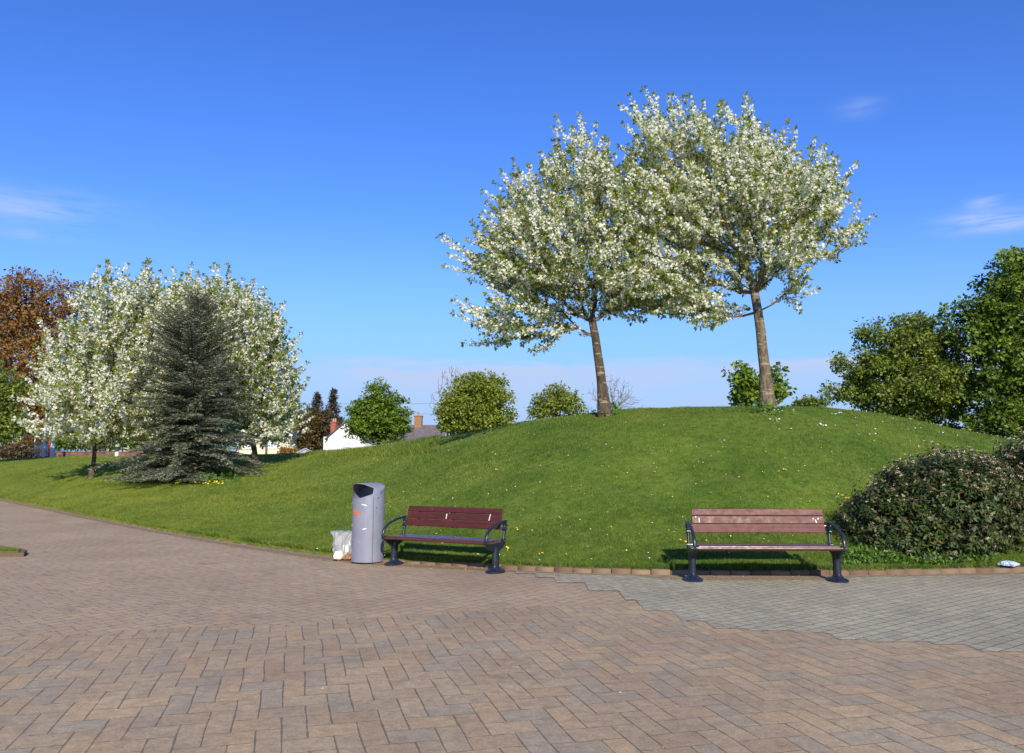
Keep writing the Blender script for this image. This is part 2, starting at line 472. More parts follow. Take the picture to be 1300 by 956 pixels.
def blade_mat():
    m, t, out = new_mat('grass_blades')
    a = t.n('ShaderNodeAttribute', attribute_name='rnd').outputs['Fac']
    tc = t.n('ShaderNodeTexCoord').outputs['Object']
    c = t.ramp(a, [(0.0, (0.045, 0.095, 0.010)), (0.35, (0.098, 0.168, 0.018)), (0.7, (0.155, 0.225, 0.027)), (0.93, (0.22, 0.265, 0.045)), (1.0, (0.36, 0.31, 0.11))])
    n1 = t.noise(tc, 0.5, 6, 0.62, 0.3)
    c = t.mix(1.0, c, t.ramp(n1, [(0.32, (0.72, 0.83, 0.75)), (0.68, (1.28, 1.14, 1.2))]), 'MULTIPLY')
    n2 = t.noise(tc, 6.0, 6, 0.68, 0.3)
    c = t.mix(1.0, c, t.ramp(n2, [(0.35, (0.58, 0.66, 0.62)), (0.65, (1.3, 1.22, 1.25))]), 'MULTIPLY')
    sxx = t.n('ShaderNodeSeparateXYZ', {0: tc}).outputs[0]
    lf = t.n('ShaderNodeMapRange', {0: sxx, 1: -2.0, 2: -8.0, 3: 0.0, 4: 1.0}).outputs[0]
    c = t.mix(lf, c, t.mix(1.0, c, (1.45, 1.22, 1.15), 'MULTIPLY'))
    dry = t.ramp(t.noise(tc, 1.5, 6, 0.62, 0.5), [(0.55, 0.0), (0.70, 0.5)])
    c = t.mix(dry, c, t.mix(1.0, c, (1.55, 1.15, 1.1), 'MULTIPLY'))
    p = t.n('ShaderNodeBsdfPrincipled', {'Base Color': c, 'Roughness': 0.55, 'Specular IOR Level': 0.3})
    tr = t.n('ShaderNodeBsdfTranslucent', {'Color': c})
    mx = t.n('ShaderNodeMixShader', {0: 0.3, 1: p.outputs[0], 2: tr.outputs[0]})
    t.link(mx.outputs[0], out.inputs[0])
    return m
M['blades'] = blade_mat()
def soil_mat():
    m, t, out = new_mat('loose_soil')
    tc = t.n('ShaderNodeTexCoord').outputs['Object']
    a = t.n('ShaderNodeAttribute', attribute_name='rnd').outputs['Fac']
    nz = t.noise(tc, 9, 6, 0.7, 0.4)
    f = t.math('SUBTRACT', t.math('ADD', nz, 0.2), a)
    alpha = t.n('ShaderNodeMapRange', {0: f, 1: 0.0, 2: 0.42, 3: 0.0, 4: 0.85}).outputs[0]
    c = t.ramp(t.noise(tc, 40, 5, 0.7), [(0.3, (0.13, 0.09, 0.05)), (0.5, (0.33, 0.24, 0.14)), (0.7, (0.48, 0.36, 0.22))])
    p = t.n('ShaderNodeBsdfPrincipled', {'Base Color': c, 'Roughness': 0.95, 'Alpha': alpha, 'Specular IOR Level': 0.1})
    bn = t.n('ShaderNodeBump', {'Strength': 0.8, 'Distance': 0.012, 'Height': t.noise(tc, 45, 4)})
    t.link(bn.outputs[0], p.inputs['Normal'])
    t.link(p.outputs[0], out.inputs[0])
    return m
M['soil'] = soil_mat()
M['petal'] = leafy('blossom', [(0.0, (0.70, 0.68, 0.58)), (0.4, (0.85, 0.84, 0.79)), (1.0, (0.93, 0.93, 0.91))], rough=0.6, trans=0.48, spec=0.2, tcol=1.0)
M['cherry_leaf'] = leafy('cherry_leaf', [(0.0, (0.10, 0.16, 0.022)), (0.5, (0.21, 0.275, 0.040)), (0.8, (0.31, 0.33, 0.058)), (1.0, (0.30, 0.20, 0.05))], trans=0.5)
M['sycamore'] = leafy('bright_green_leaf', [(0.0, (0.06, 0.11, 0.012)), (0.5, (0.145, 0.225, 0.022)), (1.0, (0.24, 0.32, 0.036))])
M['lime'] = leafy('lime_green_leaf', [(0.0, (0.11, 0.15, 0.018)), (0.5, (0.21, 0.26, 0.030)), (1.0, (0.31, 0.335, 0.055))])
M['oak'] = leafy('olive_green_leaf', [(0.0, (0.05, 0.08, 0.012)), (0.5, (0.15, 0.205, 0.028)), (1.0, (0.29, 0.345, 0.052))])
M['dark_leaf'] = leafy('deep_green_leaf', [(0.0, (0.032, 0.068, 0.010)), (0.5, (0.11, 0.18, 0.020)), (1.0, (0.23, 0.30, 0.038))])
M['copper'] = leafy('copper_leaf', [(0.0, (0.12, 0.056, 0.016)), (0.5, (0.255, 0.125, 0.032)), (0.85, (0.35, 0.19, 0.048)), (1.0, (0.27, 0.21, 0.05))], trans=0.25)
M['brown_conifer'] = leafy('brown_conifer_leaf', [(0.0, (0.045, 0.028, 0.012)), (0.5, (0.10, 0.065, 0.022)), (1.0, (0.13, 0.105, 0.03))], trans=0.15)
M['spruce'] = leafy('spruce_needle', [(0.0, (0.030, 0.035, 0.018)), (0.6, (0.065, 0.060, 0.030)), (1.0, (0.10, 0.075, 0.045))], trans=0.1)
M['needle'] = leafy('blue_grey_needle', [(0.0, (0.065, 0.08, 0.05)), (0.5, (0.175, 0.20, 0.135)), (0.85, (0.275, 0.30, 0.21)), (1.0, (0.35, 0.36, 0.26))], rough=0.65, trans=0.2, tcol=1.0)
M['viburnum'] = leafy('evergreen_shrub_leaf', [(0.0, (0.016, 0.028, 0.006)), (0.5, (0.046, 0.074, 0.015)), (0.85, (0.105, 0.13, 0.034)), (0.93, (0.16, 0.13, 0.05)), (1.0, (0.18, 0.06, 0.03))], rough=0.5, trans=0.12, spec=0.25)
M['vib_flower'] = leafy('pinkish_flower_head', [(0.0, (0.32, 0.17, 0.12)), (0.5, (0.46, 0.34, 0.25)), (1.0, (0.66, 0.57, 0.45))], rough=0.8, trans=0.1, tcol=1.0)
M['weed'] = leafy('weed_leaf', [(0.0, (0.05, 0.12, 0.016)), (0.6, (0.10, 0.20, 0.026)), (1.0, (0.18, 0.26, 0.04))])
M['daisy'] = leafy('daisy_petal', [(0.0, (0.75, 0.75, 0.72)), (1.0, (0.9, 0.9, 0.86))], trans=0.1, tcol=1.0)
M['dandelion'] = leafy('dandelion_petal', [(0.0, (0.75, 0.52, 0.02)), (1.0, (0.85, 0.70, 0.04))], trans=0.1, tcol=1.0)
M['bark'] = bark_mat('cherry_bark', (0.028, 0.021, 0.014), (0.115, 0.085, 0.055), (0.27, 0.225, 0.15))
M['bark_pale'] = bark_mat('pale_cherry_bark', (0.05, 0.038, 0.025), (0.19, 0.15, 0.095), (0.29, 0.245, 0.165))
M['bark_dark'] = bark_mat('dark_bark', (0.035, 0.026, 0.018), (0.10, 0.075, 0.05))
M['twig_pale'] = bark_mat('pale_twig', (0.16, 0.12, 0.10), (0.27, 0.21, 0.18))
M['iron'] = simple('navy_cast_iron', (0.012, 0.016, 0.028), 0.33, 0.0, 0.6, 0.2, 9, 0.002)
M['steel'] = simple('bare_steel', (0.55, 0.56, 0.58), 0.28, 1.0)
M['scuff'] = simple('chalk_white_scuff', (0.75, 0.75, 0.72), 0.8)
def plank_mat(name, col, rough, spec=0.38):
    m, t, out = new_mat(name)
    tc = t.n('ShaderNodeTexCoord').outputs['Object']
    mp = t.n('ShaderNodeMapping', {'Vector': tc, 'Scale': (1.2, 22, 22)}).outputs[0]
    g = t.noise(mp, 2.0, 6, 0.65, 0.5)
    c = t.ramp(g, [(0.28, tuple(x * 0.60 for x in col)), (0.52, col), (0.75, tuple(x * 1.45 for x in col))])
    wear = t.ramp(t.noise(tc, 5.0, 6, 0.7), [(0.56, 0.0), (0.75, 0.28)])
    c = t.mix(wear, c, tuple(min(1, x * 1.9 + 0.02) for x in col))
    rr = t.n('ShaderNodeMapRange', {0: t.noise(tc, 14, 4), 1: 0.3, 2: 0.7, 3: rough - 0.08, 4: rough + 0.14}).outputs[0]
    p = t.n('ShaderNodeBsdfPrincipled', {'Base Color': c, 'Roughness': rr, 'Specular IOR Level': spec})
    bn = t.n('ShaderNodeBump', {'Strength': 0.35, 'Distance': 0.002, 'Height': g})
    t.link(bn.outputs[0], p.inputs['Normal'])
    t.link(p.outputs[0], out.inputs[0])
    return m
M['plank'] = plank_mat('mahogany_plank', (0.070, 0.013, 0.012), 0.5)
M['plank_worn'] = plank_mat('worn_mahogany_plank', (0.118, 0.037, 0.032), 0.48, 0.30)
M['seat_plank'] = plank_mat('dark_seat_plank', (0.085, 0.028, 0.026), 0.26)
def bin_mat():
    m, t, out = new_mat('lavender_grey_paint')
    tc = t.n('ShaderNodeTexCoord').outputs['Object']
    c = t.ramp(t.noise(tc, 3.5, 5, 0.6), [(0.3, (0.21, 0.22, 0.27)), (0.7, (0.255, 0.265, 0.32))])
    mp = t.n('ShaderNodeMapping', {'Vector': tc, 'Scale': (14, 14, 1.6)}).outputs[0]
    run = t.ramp(t.noise(mp, 1.5, 5, 0.6), [(0.52, 0.0), (0.72, 0.45)])
    c = t.mix(run, c, (0.18, 0.17, 0.185))
    sc = t.ramp(t.noise(tc, 26, 4, 0.6), [(0.68, 0.0), (0.73, 0.6)])
    c = t.mix(sc, c, (0.50, 0.51, 0.56))
    p = t.n('ShaderNodeBsdfPrincipled', {'Base Color': c, 'Roughness': 0.38, 'Metallic': 0.15, 'Specular IOR Level': 0.5})
    t.link(p.outputs[0], out.inputs[0])
    return m
M['bin'] = bin_mat()
M['bin_dark'] = simple('bin_inside', (0.012, 0.012, 0.014), 0.9)
M['orange'] = simple('orange_paint', (0.75, 0.13, 0.025), 0.6, var=0.25, scale=60)
M['white_render'] = simple('white_render', (0.78, 0.78, 0.77), 0.85, var=0.06, scale=1.2, bumpd=0.01)
M['cream_render'] = simple('cream_render', (0.68, 0.60, 0.42), 0.85, var=0.06, scale=1.2, bumpd=0.01)
M['slate'] = simple('slate_roof', (0.075, 0.078, 0.09), 0.7, var=0.25, scale=3, bumpd=0.03, bscale=5)
M['slate_brown'] = simple('brown_slate_roof', (0.13, 0.11, 0.11), 0.8, var=0.2, scale=3, bumpd=0.03, bscale=5)
M['red_brick'] = simple('red_brick', (0.33, 0.10, 0.06), 0.9, var=0.3, scale=8)
M['brown_brick'] = simple('brown_brick', (0.26, 0.14, 0.07), 0.9, var=0.3, scale=8)
M['clay'] = simple('clay_pot', (0.42, 0.22, 0.13), 0.8)
M['glass'] = simple('window_glass', (0.05, 0.06, 0.08), 0.08, 0.0, 0.8)
M['pale_glass'] = simple('pale_curtained_glass', (0.45, 0.52, 0.58), 0.2, 0.0, 0.8, var=0.3, scale=2)
M['upvc'] = simple('white_frame', (0.8, 0.8, 0.8), 0.4, var=0.04)
M['car_white'] = simple('white_car_paint', (0.78, 0.79, 0.80), 0.25, coat=0.6)
M['car_blue'] = simple('dark_blue_car_paint', (0.008, 0.010, 0.028), 0.4)
M['tyre'] = simple('tyre', (0.02, 0.02, 0.02), 0.9)
M['lamp_red'] = simple('red_lens', (0.5, 0.02, 0.02), 0.3)
M['galv'] = simple('galvanised_post', (0.42, 0.45, 0.45), 0.6)
M['post_paint'] = simple('pale_post_paint', (0.62, 0.62, 0.58), 0.6)
M['black'] = simple('black_band', (0.02, 0.025, 0.03), 0.6)
M['red'] = simple('red_paint', (0.40, 0.03, 0.04), 0.6)
M['wall_brown'] = simple('weathered_brick_wall', (0.19, 0.095, 0.07), 0.95, var=0.35, scale=2.5, bumpd=0.02)
M['shed'] = simple('grey_shed_roof', (0.36, 0.40, 0.42), 0.6, var=0.15)
M['fence'] = simple('dark_railing', (0.025, 0.025, 0.03), 0.6)
M['wire'] = simple('black_wire', (0.05, 0.055, 0.07), 0.6)
M['wood_pole'] = simple('wooden_pole', (0.12, 0.085, 0.06), 0.9)
def bag_mat():
    m, t, out = new_mat('thin_white_plastic')
    tc = t.n('ShaderNodeTexCoord').outputs['Object']
    c = t.ramp(t.noise(tc, 6, 4), [(0.3, (0.42, 0.42, 0.43)), (0.7, (0.62, 0.62, 0.62))])
    p = t.n('ShaderNodeBsdfPrincipled', {'Base Color': c, 'Roughness': 0.3, 'Specular IOR Level': 0.6})
    tr = t.n('ShaderNodeBsdfTranslucent', {'Color': (0.7, 0.7, 0.7, 1)})
    tp = t.n('ShaderNodeBsdfTransparent')
    m1 = t.n('ShaderNodeMixShader', {0: 0.3, 1: p.outputs[0], 2: tr.outputs[0]})
    m2 = t.n('ShaderNodeMixShader', {0: 0.22, 1: m1.outputs[0], 2: tp.outputs[0]})
    t.link(m2.outputs[0], out.inputs[0])
    return m
M['bag'] = bag_mat()
M['wrapper'] = simple('crumpled_paper', (0.72, 0.68, 0.55), 0.7, var=0.2, scale=14)
M['blue_plastic'] = simple('pale_blue_plastic', (0.42, 0.52, 0.72), 0.4, var=0.2, scale=9)
M['food_brown'] = simple('brown_carton', (0.30, 0.15, 0.07), 0.7, var=0.4, scale=20)

# ------------------------------------------------------------------ terrain
kp = [(-60, 622), (0, 634), (60, 646), (130, 660.5), (200, 674), (270, 686), (345, 697.5), (400, 705), (450, 711), (500, 715.5), (570, 719.5), (640, 724),
      (700, 727), (760, 729), (850, 731), (1000, 732), (1100, 731.5), (1200, 729.5), (1300, 727), (1400, 724)]
kw = np.array([on0(*p) for p in kp])                     # kerb line on the ground
kt = kw[:, 0] / kw[:, 1]
def kerb_y(t):
    t = np.asarray(t, dtype=float)
    y = np.interp(t, kt, kw[:, 1])
    slope = (kw[0, 0] - kw[1, 0]) / (kw[0, 1] - kw[1, 1])      # carry on in the same line at the left end
    yl = (kw[0, 0] - slope * kw[0, 1]) / (t - slope)
    return np.where(t < kt[0], yl, y)
def pxt(px):
    return (px - 650) / (FPX * 0.985)
sky_px = [(-100, 584), (0, 586), (20, 583), (60, 581), (130, 580), (200, 579.5), (345, 578), (400, 575.5), (440, 573), (470, 570.5), (520, 564), (560, 556), (620, 544), (700, 531), (780, 522.5), (850, 518.5),
          (950, 516.5), (1020, 518), (1060, 521), (1120, 529), (1180, 540), (1240, 552), (1290, 562), (1350, 572), (1420, 582), (1500, 590), (1700, 600)]
yr_px = [(-100, 62), (0, 58), (200, 55), (345, 50), (400, 45), (470, 38), (520, 33), (560, 30), (620, 27), (700, 24.5), (780, 23), (950, 22), (1100, 21.5), (1300, 21), (1700, 21)]
def ridge_y(t):
    return np.interp(t, [pxt(a) for a, b in yr_px], [b for a, b in yr_px])
def _smooth(x, xs, ys, wd=0.022):
    acc = 0
    for k in (-2, -1, 0, 1, 2):
        acc = acc + np.interp(x + k * wd, xs, ys)
    return acc / 5
_st = [pxt(a) for a, b in sky_px]
_sb = [b for a, b in sky_px]
def ridge_z(t):
    py = _smooth(t, _st, _sb)
    y = ridge_y(t)
    v = -(py - 433.5) / FPX
    return CAM_H + y * (sp + v * cp) / (cp - v * sp)
EDGE = 0.075
def H(x, y):
    x = np.asarray(x, dtype=float); y = np.asarray(y, dtype=float)
    t = x / y
    tc = np.clip(t, pxt(-100), 3)
    yk, yr, zr = kerb_y(t), ridge_y(tc), ridge_z(tc)
    yk = np.minimum(yk, yr - 1)
    s = np.clip((y - yk) / (yr - yk), 0, 1)
    e = np.interp(t, [pxt(150), pxt(500)], [1.0, 1.38])
    g = np.sin(PI / 2 * s ** e)
    up = EDGE + (zr - EDGE) * g
    u = np.clip((y - yr) / 20, 0, 1)
    zf = np.interp(t, [pxt(345), pxt(700)], [1.35, 0.9])
    zf = np.minimum(zf, zr)
    down = zr + (zf - zr) * (u * u * (3 - 2 * u))
    bumps = 0.02 * np.sin(x * 1.3 + 0.7 * y) + 0.018 * np.sin(0.8 * x - 1.7 * y) + 0.012 * np.sin(3.1 * x + 2.2 * y)
    fade = np.clip((y - yk) / 1.5, 0, 1)
    return np.where(y <= yr, up, down) + bumps * fade
def hit(px, py, ymin=12.0, ymax=80):
    """where the view ray first meets the lawn"""
    d = ray(px, py)
    ys = np.arange(ymin, ymax, 0.02)
    xs, zs = d[0] / d[1] * ys, CAM_H + d[2] / d[1] * ys
    h = H(xs, ys)
    ok = np.where((zs <= h) & (ys > kerb_y(xs / ys)))[0]
    i = ok[0] if len(ok) else int(np.argmin(zs - h))
    return np.array([xs[i], ys[i], h[i]])

# ground sheet to the horizon, below everything else
g = MB()
g.add([(-5000, -600, -0.06), (5000, -600, -0.06), (5000, 8000, -0.06), (-5000, 8000, -0.06)], [(0, 1, 2, 3)])
tag(g.build('ground', M['lawn']), kind='structure')

# lawn with its mound
tcol = np.concatenate([np.linspace(-0.80, -0.66, 12, endpoint=False), np.linspace(-0.66, 0.68, 460, endpoint=False), np.linspace(0.68, 1.0, 30, endpoint=False), np.linspace(1.0, 3.2, 30)])
rows_a = np.linspace(0, 1, 190)
rows_b = np.concatenate([np.linspace(0.25, 22, 40), np.geomspace(25, 6000, 26)])
TT, AA = np.meshgrid(tcol, rows_a, indexing='ij')
YK = kerb_y(TT); YR = np.maximum(ridge_y(np.clip(TT, pxt(-100), 3)), YK + 1)
Ya = (YK + 0.10) + (YR - YK - 0.10) * AA
TB, BB = np.meshgrid(tcol, rows_b, indexing='ij')
Yb = np.maximum(ridge_y(np.clip(TB, pxt(-100), 3)), kerb_y(TB) + 1) + BB
YY = np.concatenate([Ya, Yb], axis=1)
TX = np.concatenate([TT, TB], axis=1)
XX = TX * YY
ZZ = H(XX, YY)
# the turf's cut edge goes down behind the kerb
XX = np.concatenate([XX[:, :1], XX], axis=1); YY = np.concatenate([YY[:, :1] - 0.004, YY], axis=1)
ZZ = np.concatenate([np.full((len(tcol), 1), -0.04), ZZ], axis=1)
nr = YY.shape[1]
vs = np.stack([XX, YY, ZZ], -1).reshape(-1, 3)
ii = np.arange(len(tcol) - 1)[:, None] * nr + np.arange(nr - 1)[None, :]
fs = np.stack([ii, ii + nr, ii + nr + 1, ii + 1], -1).reshape(-1, 4)
tag(np_mesh('lawn', vs, fs, M['lawn'], smooth=True), kind='structure')

# pavement: one sheet of brown blocks, with two areas laid differently
g = MB()
kl = [(float(x), float(y)) for x, y, z in kw]
g.add([(-60, -15, 0), (40, -15, 0), (40, 55, 0), (-60, 55, 0)], [(0, 1, 2, 3)])
tag(g.build('pavement', M['pave_far']), kind='structure')
def jag(px_pts, step, yaw, seed):
    """a stepped paver edge following a line of points"""
    r = random.Random(seed)
    P = [on0(a, b)[:2] for a, b in px_pts]
    c, s = math.cos(yaw), math.sin(yaw)
    Q = np.array([(c * x + s * y, -s * x + c * y) for x, y in P])
    out = []
    for (x0, y0), (x1, y1) in zip(Q[:-1], Q[1:]):
        n = max(1, int(abs(x1 - x0) / step))
        for k in range(n):
            xa, xb = x0 + (x1 - x0) * k / n, x0 + (x1 - x0) * (k + 1) / n
            ym = y0 + (y1 - y0) * (k + 0.5) / n
            ym = round((ym + r.uniform(-0.05, 0.05)) / 0.10) * 0.10
            out += [(xa, ym), (xb, ym)]
    return [(c * x - s * y, s * x + c * y) for x, y in out]
def sheet(pts, z, name, mat):
    import bmesh
    bm = bmesh.new()
    vv = [bm.verts.new((x, y, z)) for x, y in pts]
    f = bm.faces.new(vv)
    bmesh.ops.triangulate(bm, faces=[f])
    me = bpy.data.meshes.new(name); bm.to_mesh(me); bm.free()
    me.materials.append(mat)
    o = bpy.data.objects.new(name, me); C.objects.link(o)
    return tag(o, kind='structure')
grey_edge = [(636, 724), (655, 726.5), (680, 731.5), (705, 737), (745, 745), (790, 757), (812, 768), (860, 783), (905, 797), (950, 800), (1010, 804), (1060, 810), (1110, 818), (1180, 816), (1240, 825), (1330, 832), (1600, 850), (2600, 915)]
ge = jag(grey_edge, 0.21, 0, 3)
def strip(edge, yaw, far_fn, z, name, mat):
    """quads from a stepped edge to a far line, built in the frame turned by yaw"""
    c_, s_ = math.cos(yaw), math.sin(yaw)
    vs, fs = [], []
    for (x0, y0), (x1, y1) in zip(edge[:-1], edge[1:]):
        u0, v0 = c_ * x0 + s_ * y0, -s_ * x0 + c_ * y0
        u1, v1 = c_ * x1 + s_ * y1, -s_ * x1 + c_ * y1
        if u1 - u0 < 0.01:
            continue
        m_ = max(1, int((u1 - u0) / 0.3))
        for k in range(m_):
            ua, ub = u0 + (u1 - u0) * k / m_, u0 + (u1 - u0) * (k + 1) / m_
            q = [(ua, v0), (ub, v0), (ub, far_fn(ub)), (ua, far_fn(ua))]
            b = len(vs)
            vs += [(c_ * u - s_ * v, s_ * u + c_ * v, z) for u, v in q]
            fs.append((b, b + 1, b + 2, b + 3))
    g = MB(); g.add(vs, fs)
    me = bpy.data.meshes.new(name); me.from_pydata(g.v, [], g.f); me.materials.append(mat)
    import bmesh
    bm = bmesh.new(); bm.from_mesh(me)
    for f in bm.faces:
        f.normal_update()
        if f.normal.z < 0: f.normal_flip()
    bm.to_mesh(me); bm.free()
    o = bpy.data.objects.new(name, me); C.objects.link(o)
    return tag(o, kind='structure')
strip(ge, 0.0, lambda x: float(np.interp(x, [p[0] for p in kl], [p[1] for p in kl])) + 0.05, 0.008, 'grey_paving', M['pave_grey'])
ne = jag([(-260, 830), (0, 813), (200, 799), (330, 795), (420, 788), (520, 781), (640, 773), (760, 768), (900, 764), (1200, 760), (1500, 756)], 0.3, R(14.5), 5)
strip(ne, R(14.5), lambda x: -14.0, 0.004, 'block_paving', M['pave_near'])

# kerb of brick on edge
def kerb_pts(step, x0, x1, off=0.0):
    K = kw[(kw[:, 0] > -60)]
    seg = np.r_[0, np.cumsum(np.hypot(np.diff(K[:, 0]), np.diff(K[:, 1])))]
    sd = np.arange(0, seg[-1], step)
    return np.stack([np.interp(sd, seg, K[:, 0]), np.interp(sd, seg, K[:, 1])], 1)
KP = kerb_pts(0.285, 0, 0)
KP = np.concatenate([KP, np.stack([np.arange(KP[-1, 0] + .285, 20, 0.285), np.full(len(np.arange(KP[-1, 0] + .285, 20, 0.285)), KP[-1, 1])], 1)])
V, F, A = [], [], []
for i in range(len(KP) - 1):
    a, b = KP[i], KP[i + 1]
    d = (b - a); L = np.hypot(*d); d = d / L
    n = np.array([-d[1], d[0]])
    if n[1] < 0: n = -n
    lift = 0.078 if a[0] > -1.2 else (0.05 if a[0] > -3 else 0.022)
    h = lift + random.uniform(-0.007, 0.007)
    gap = 0.006
    a2, b2 = a + d * gap, b - d * gap
    o_ = n * random.uniform(-0.006, 0.006)
    wd = 0.105
    bv = 0.008
    q = [a2 + o_, b2 + o_, b2 + n * wd + o_, a2 + n * wd + o_]
    cx = sum(q) / 4
    qi = [p + (cx - p) * (bv * 2.5 / 0.15) for p in q]
    base = len(V)
    tilt = random.uniform(-0.004, 0.004)
    V += [(p[0], p[1], -0.03) for p in q] + [(p[0], p[1], h - bv) for p in q] + [(p[0], p[1], h + (tilt if k in (0, 3) else -tilt)) for k, p in enumerate(qi)]
    for lv in (0, 4):
        F += [(base + lv + k, base + lv + (k + 1) % 4, base + lv + 4 + (k + 1) % 4, base + lv + 4 + k) for k in range(4)]
    F.append((base + 8, base + 9, base + 10, base + 11))
    A += [random.random()] * 12
tag(np_mesh('kerb', V, np.array(F), M['kerb'], attr={'rnd': A}), kind='structure')
# loose soil swept against the kerb
V, F, A = [], [], []
for i, a in enumerate(KP):
    j = min(i, len(KP) - 2)
    d = KP[j + 1] - KP[j]; d = d / np.hypot(*d); n = np.array([-d[1], d[0]]); n = n if n[1] > 0 else -n
    wd = float(np.interp(a[0], [-30, -8, -3, -1, 0, 1.8, 2.2, 4.3, 5, 8], [0.5, 0.4, 0.6, 0.5, 0.25, 0.25, 0.85, 0.75, 0.25, 0.3]))
    for k, (o_, v) in enumerate(((0.0, 0.18), (-wd * 0.45, 0.5), (-wd, 1.0))):
        V.append((a[0] + n[0] * o_, a[1] + n[1] * o_, 0.0125 - 0.002 * k)); A.append(v)
    if i:
        b = 3 * i
        F += [(b - 3, b, b + 1, b - 2), (b - 2, b + 1, b + 2, b - 1)]
tag(np_mesh('soil', V, np.array(F), M['soil'], attr={'rnd': A}), kind='structure')

# corner of a raised verge at the left edge
vp = [on0(30, 707)[:2], on0(34, 703)[:2], on0(10, 699)[:2], on0(-60, 690)[:2], on0(-300, 672)[:2], on0(-300, 706)[:2]]
vp = [tuple(p) for p in vp]
def prism_z(name, pts, z0, z1, mat):
    g = MB(); g.prism(pts, 'z', z0, z1)
    return g.build(name, mat)
tag(prism_z('verge_kerb', vp, -0.03, 0.07, M['kerb']), kind='structure')
cx_, cy_ = np.mean([p[0] for p in vp]), np.mean([p[1] for p in vp])
vi = []
for p in vp:
    d = np.array([cx_ - p[0], cy_ - p[1]]); d = d / np.hypot(*d) * 0.16
    vi.append((p[0] + d[0], p[1] + d[1]))
tag(prism_z('verge', vi, 0.0, 0.085, M['lawn']), kind='structure')

# ------------------------------------------------------------------ grass blades
def blades(n, t0, t1, s_fn, hgt, wid, seed, clump=None):
    r = np.random.default_rng(seed)
    t = r.uniform(t0, t1, n)
    y = s_fn(t, r.random(n))
    x = t * y
    z = H(x, y)
    return x, y, z, r
def grass_mesh(parts, name):
    Vs, As = [], []
    for (x, y, z, h, wd, r) in parts:
        n = len(x)
        th = r.uniform(0, 2 * PI, n)
        lean = r.normal(0, 0.45, (n, 2)) * h[:, None]
        dx, dy = np.cos(th) * wd / 2, np.sin(th) * wd / 2
        a = np.stack([x - dx, y - dy, z - 0.008], 1)
        b = np.stack([x + dx, y + dy, z - 0.008], 1)
        c = np.stack([x + lean[:, 0], y + lean[:, 1], z + h * r.uniform(0.6, 1.15, n)], 1)
        Vs.append(np.stack([a, b, c], 1).reshape(-1, 3))
        As.append(np.repeat(np.clip(r.normal(0.48, 0.22, n) , 0, 1), 3))
    V = np.concatenate(Vs); A = np.concatenate(As)
    F = np.arange(len(V)).reshape(-1, 3)
    return tag(np_mesh(name, V, F, M['blades'], attr={'rnd': A}), 'short mown green grass covering the lawn and its mound', 'grass', kind='stuff')
def noise2(x, y):
    return np.sin(x * 2.1 + 1.3 * np.sin(y * 1.7)) * np.sin(y * 2.7 + 1.1 * np.sin(x * 2.9 + 2)) 
parts = []
def band(n, t0, t1, d0, d1, h, wd, seed, pw=1.0):
    r = np.random.default_rng(seed)
    t = r.uniform(t0, t1, n)
    yk = kerb_y(t)
    y = yk + d0 + (d1 - d0) * r.random(n) ** pw
    x = t * y
    z = H(x, y)
    k = 1 + 0.35 * noise2(x, y) + 0.25 * noise2(x * 3.1, y * 3.3)
    hh = h * np.clip(k, 0.4, 1.7)
    keep = y < ridge_y(np.clip(t, pxt(-100), 3)) + 1.5
    parts.append((x[keep], y[keep], z[keep], hh[keep], np.full(keep.sum(), wd), r))
band(170000, -0.62, 0.66, 0.11, 2.6, 0.042, 0.0075, 1)
band(230000, -0.62, 0.66, 2.3, 10.0, 0.042, 0.010, 2, 0.8)
band(150000, -0.62, 0.1, 6.0, 36.0, 0.055, 0.020, 3)
band(26000, -0.62, 0.66, 0.09, 0.20, 0.065, 0.009, 4)
band(9000, -0.62, -0.08, 0.085, 0.16, 0.075, 0.012, 5)
# longer tufts on the far side of the rise, left of the mound
r = np.random.default_rng(11)
n = 26000
px_ = r.uniform(395, 560, n); tt = pxt(px_)
yy = ridge_y(tt) * r.uniform(0.80, 1.01, n)
xx = tt * yy
parts.append((xx, yy, H(xx, yy), 0.11 * np.clip(r.normal(1, 0.4, n), 0.3, 2), np.full(n, 0.022), r))
# verge corner
n = 2500
u = r.random(n); v = r.random(n)
xv = vi[0][0] - 6 * u; yv = np.interp(xv, [vi[4][0], vi[0][0]], [vi[5][1], vi[0][1]]) + v * 1.2 * u + 0.03
parts.append((xv, yv, np.full(n, 0.085), np.full(n, 0.04), np.full(n, 0.008), r))
grass_mesh(parts, 'grass')

# flowers on the lawn
def flower_discs(P, size, r, lift):
    V, F, A = [], [], []
    for (x, y, z), s in zip(P, size):
        nrm = Vector((r.normal(0, 0.35), -0.5 + r.normal(0, 0.3), 1)).normalized()
        q = nrm.to_track_quat('Z', 'Y')
        b = len(V)
        V.append((x, y, z + lift + 0.25 * s)); A.append(r.random())
        for k in range(6):
            p = q @ Vector((math.cos(k * PI / 3) * s, math.sin(k * PI / 3) * s, 0))
            V.append((x + p.x, y + p.y, z + lift + p.z)); A.append(A[b])
        F += [(b, b + 1 + k, b + 1 + (k + 1) % 6) for k in range(6)]
    return V, np.array(F), A
r = np.random.default_rng(21)
P, Sz = [], []
for k in range(70):
    p = hit(r.uniform(980, 1290), 521 + abs(r.normal(0, 24))); P.append(p); Sz.append(r.uniform(0.008, 0.017))
for k in range(190):
    p = hit(r.uniform(400, 1060), r.uniform(530, 715)); P.append(p); Sz.append(r.uniform(0.006, 0.013))
for (a, b) in ((1043, 541), (985, 524), (1062, 527), (985, 535)):
    for k in range(7):
        P.append(hit(a + r.normal(0, 4), b + r.normal(0, 1.0))); Sz.append(0.022)
V, F, A = flower_discs(P, Sz, r, 0.045)
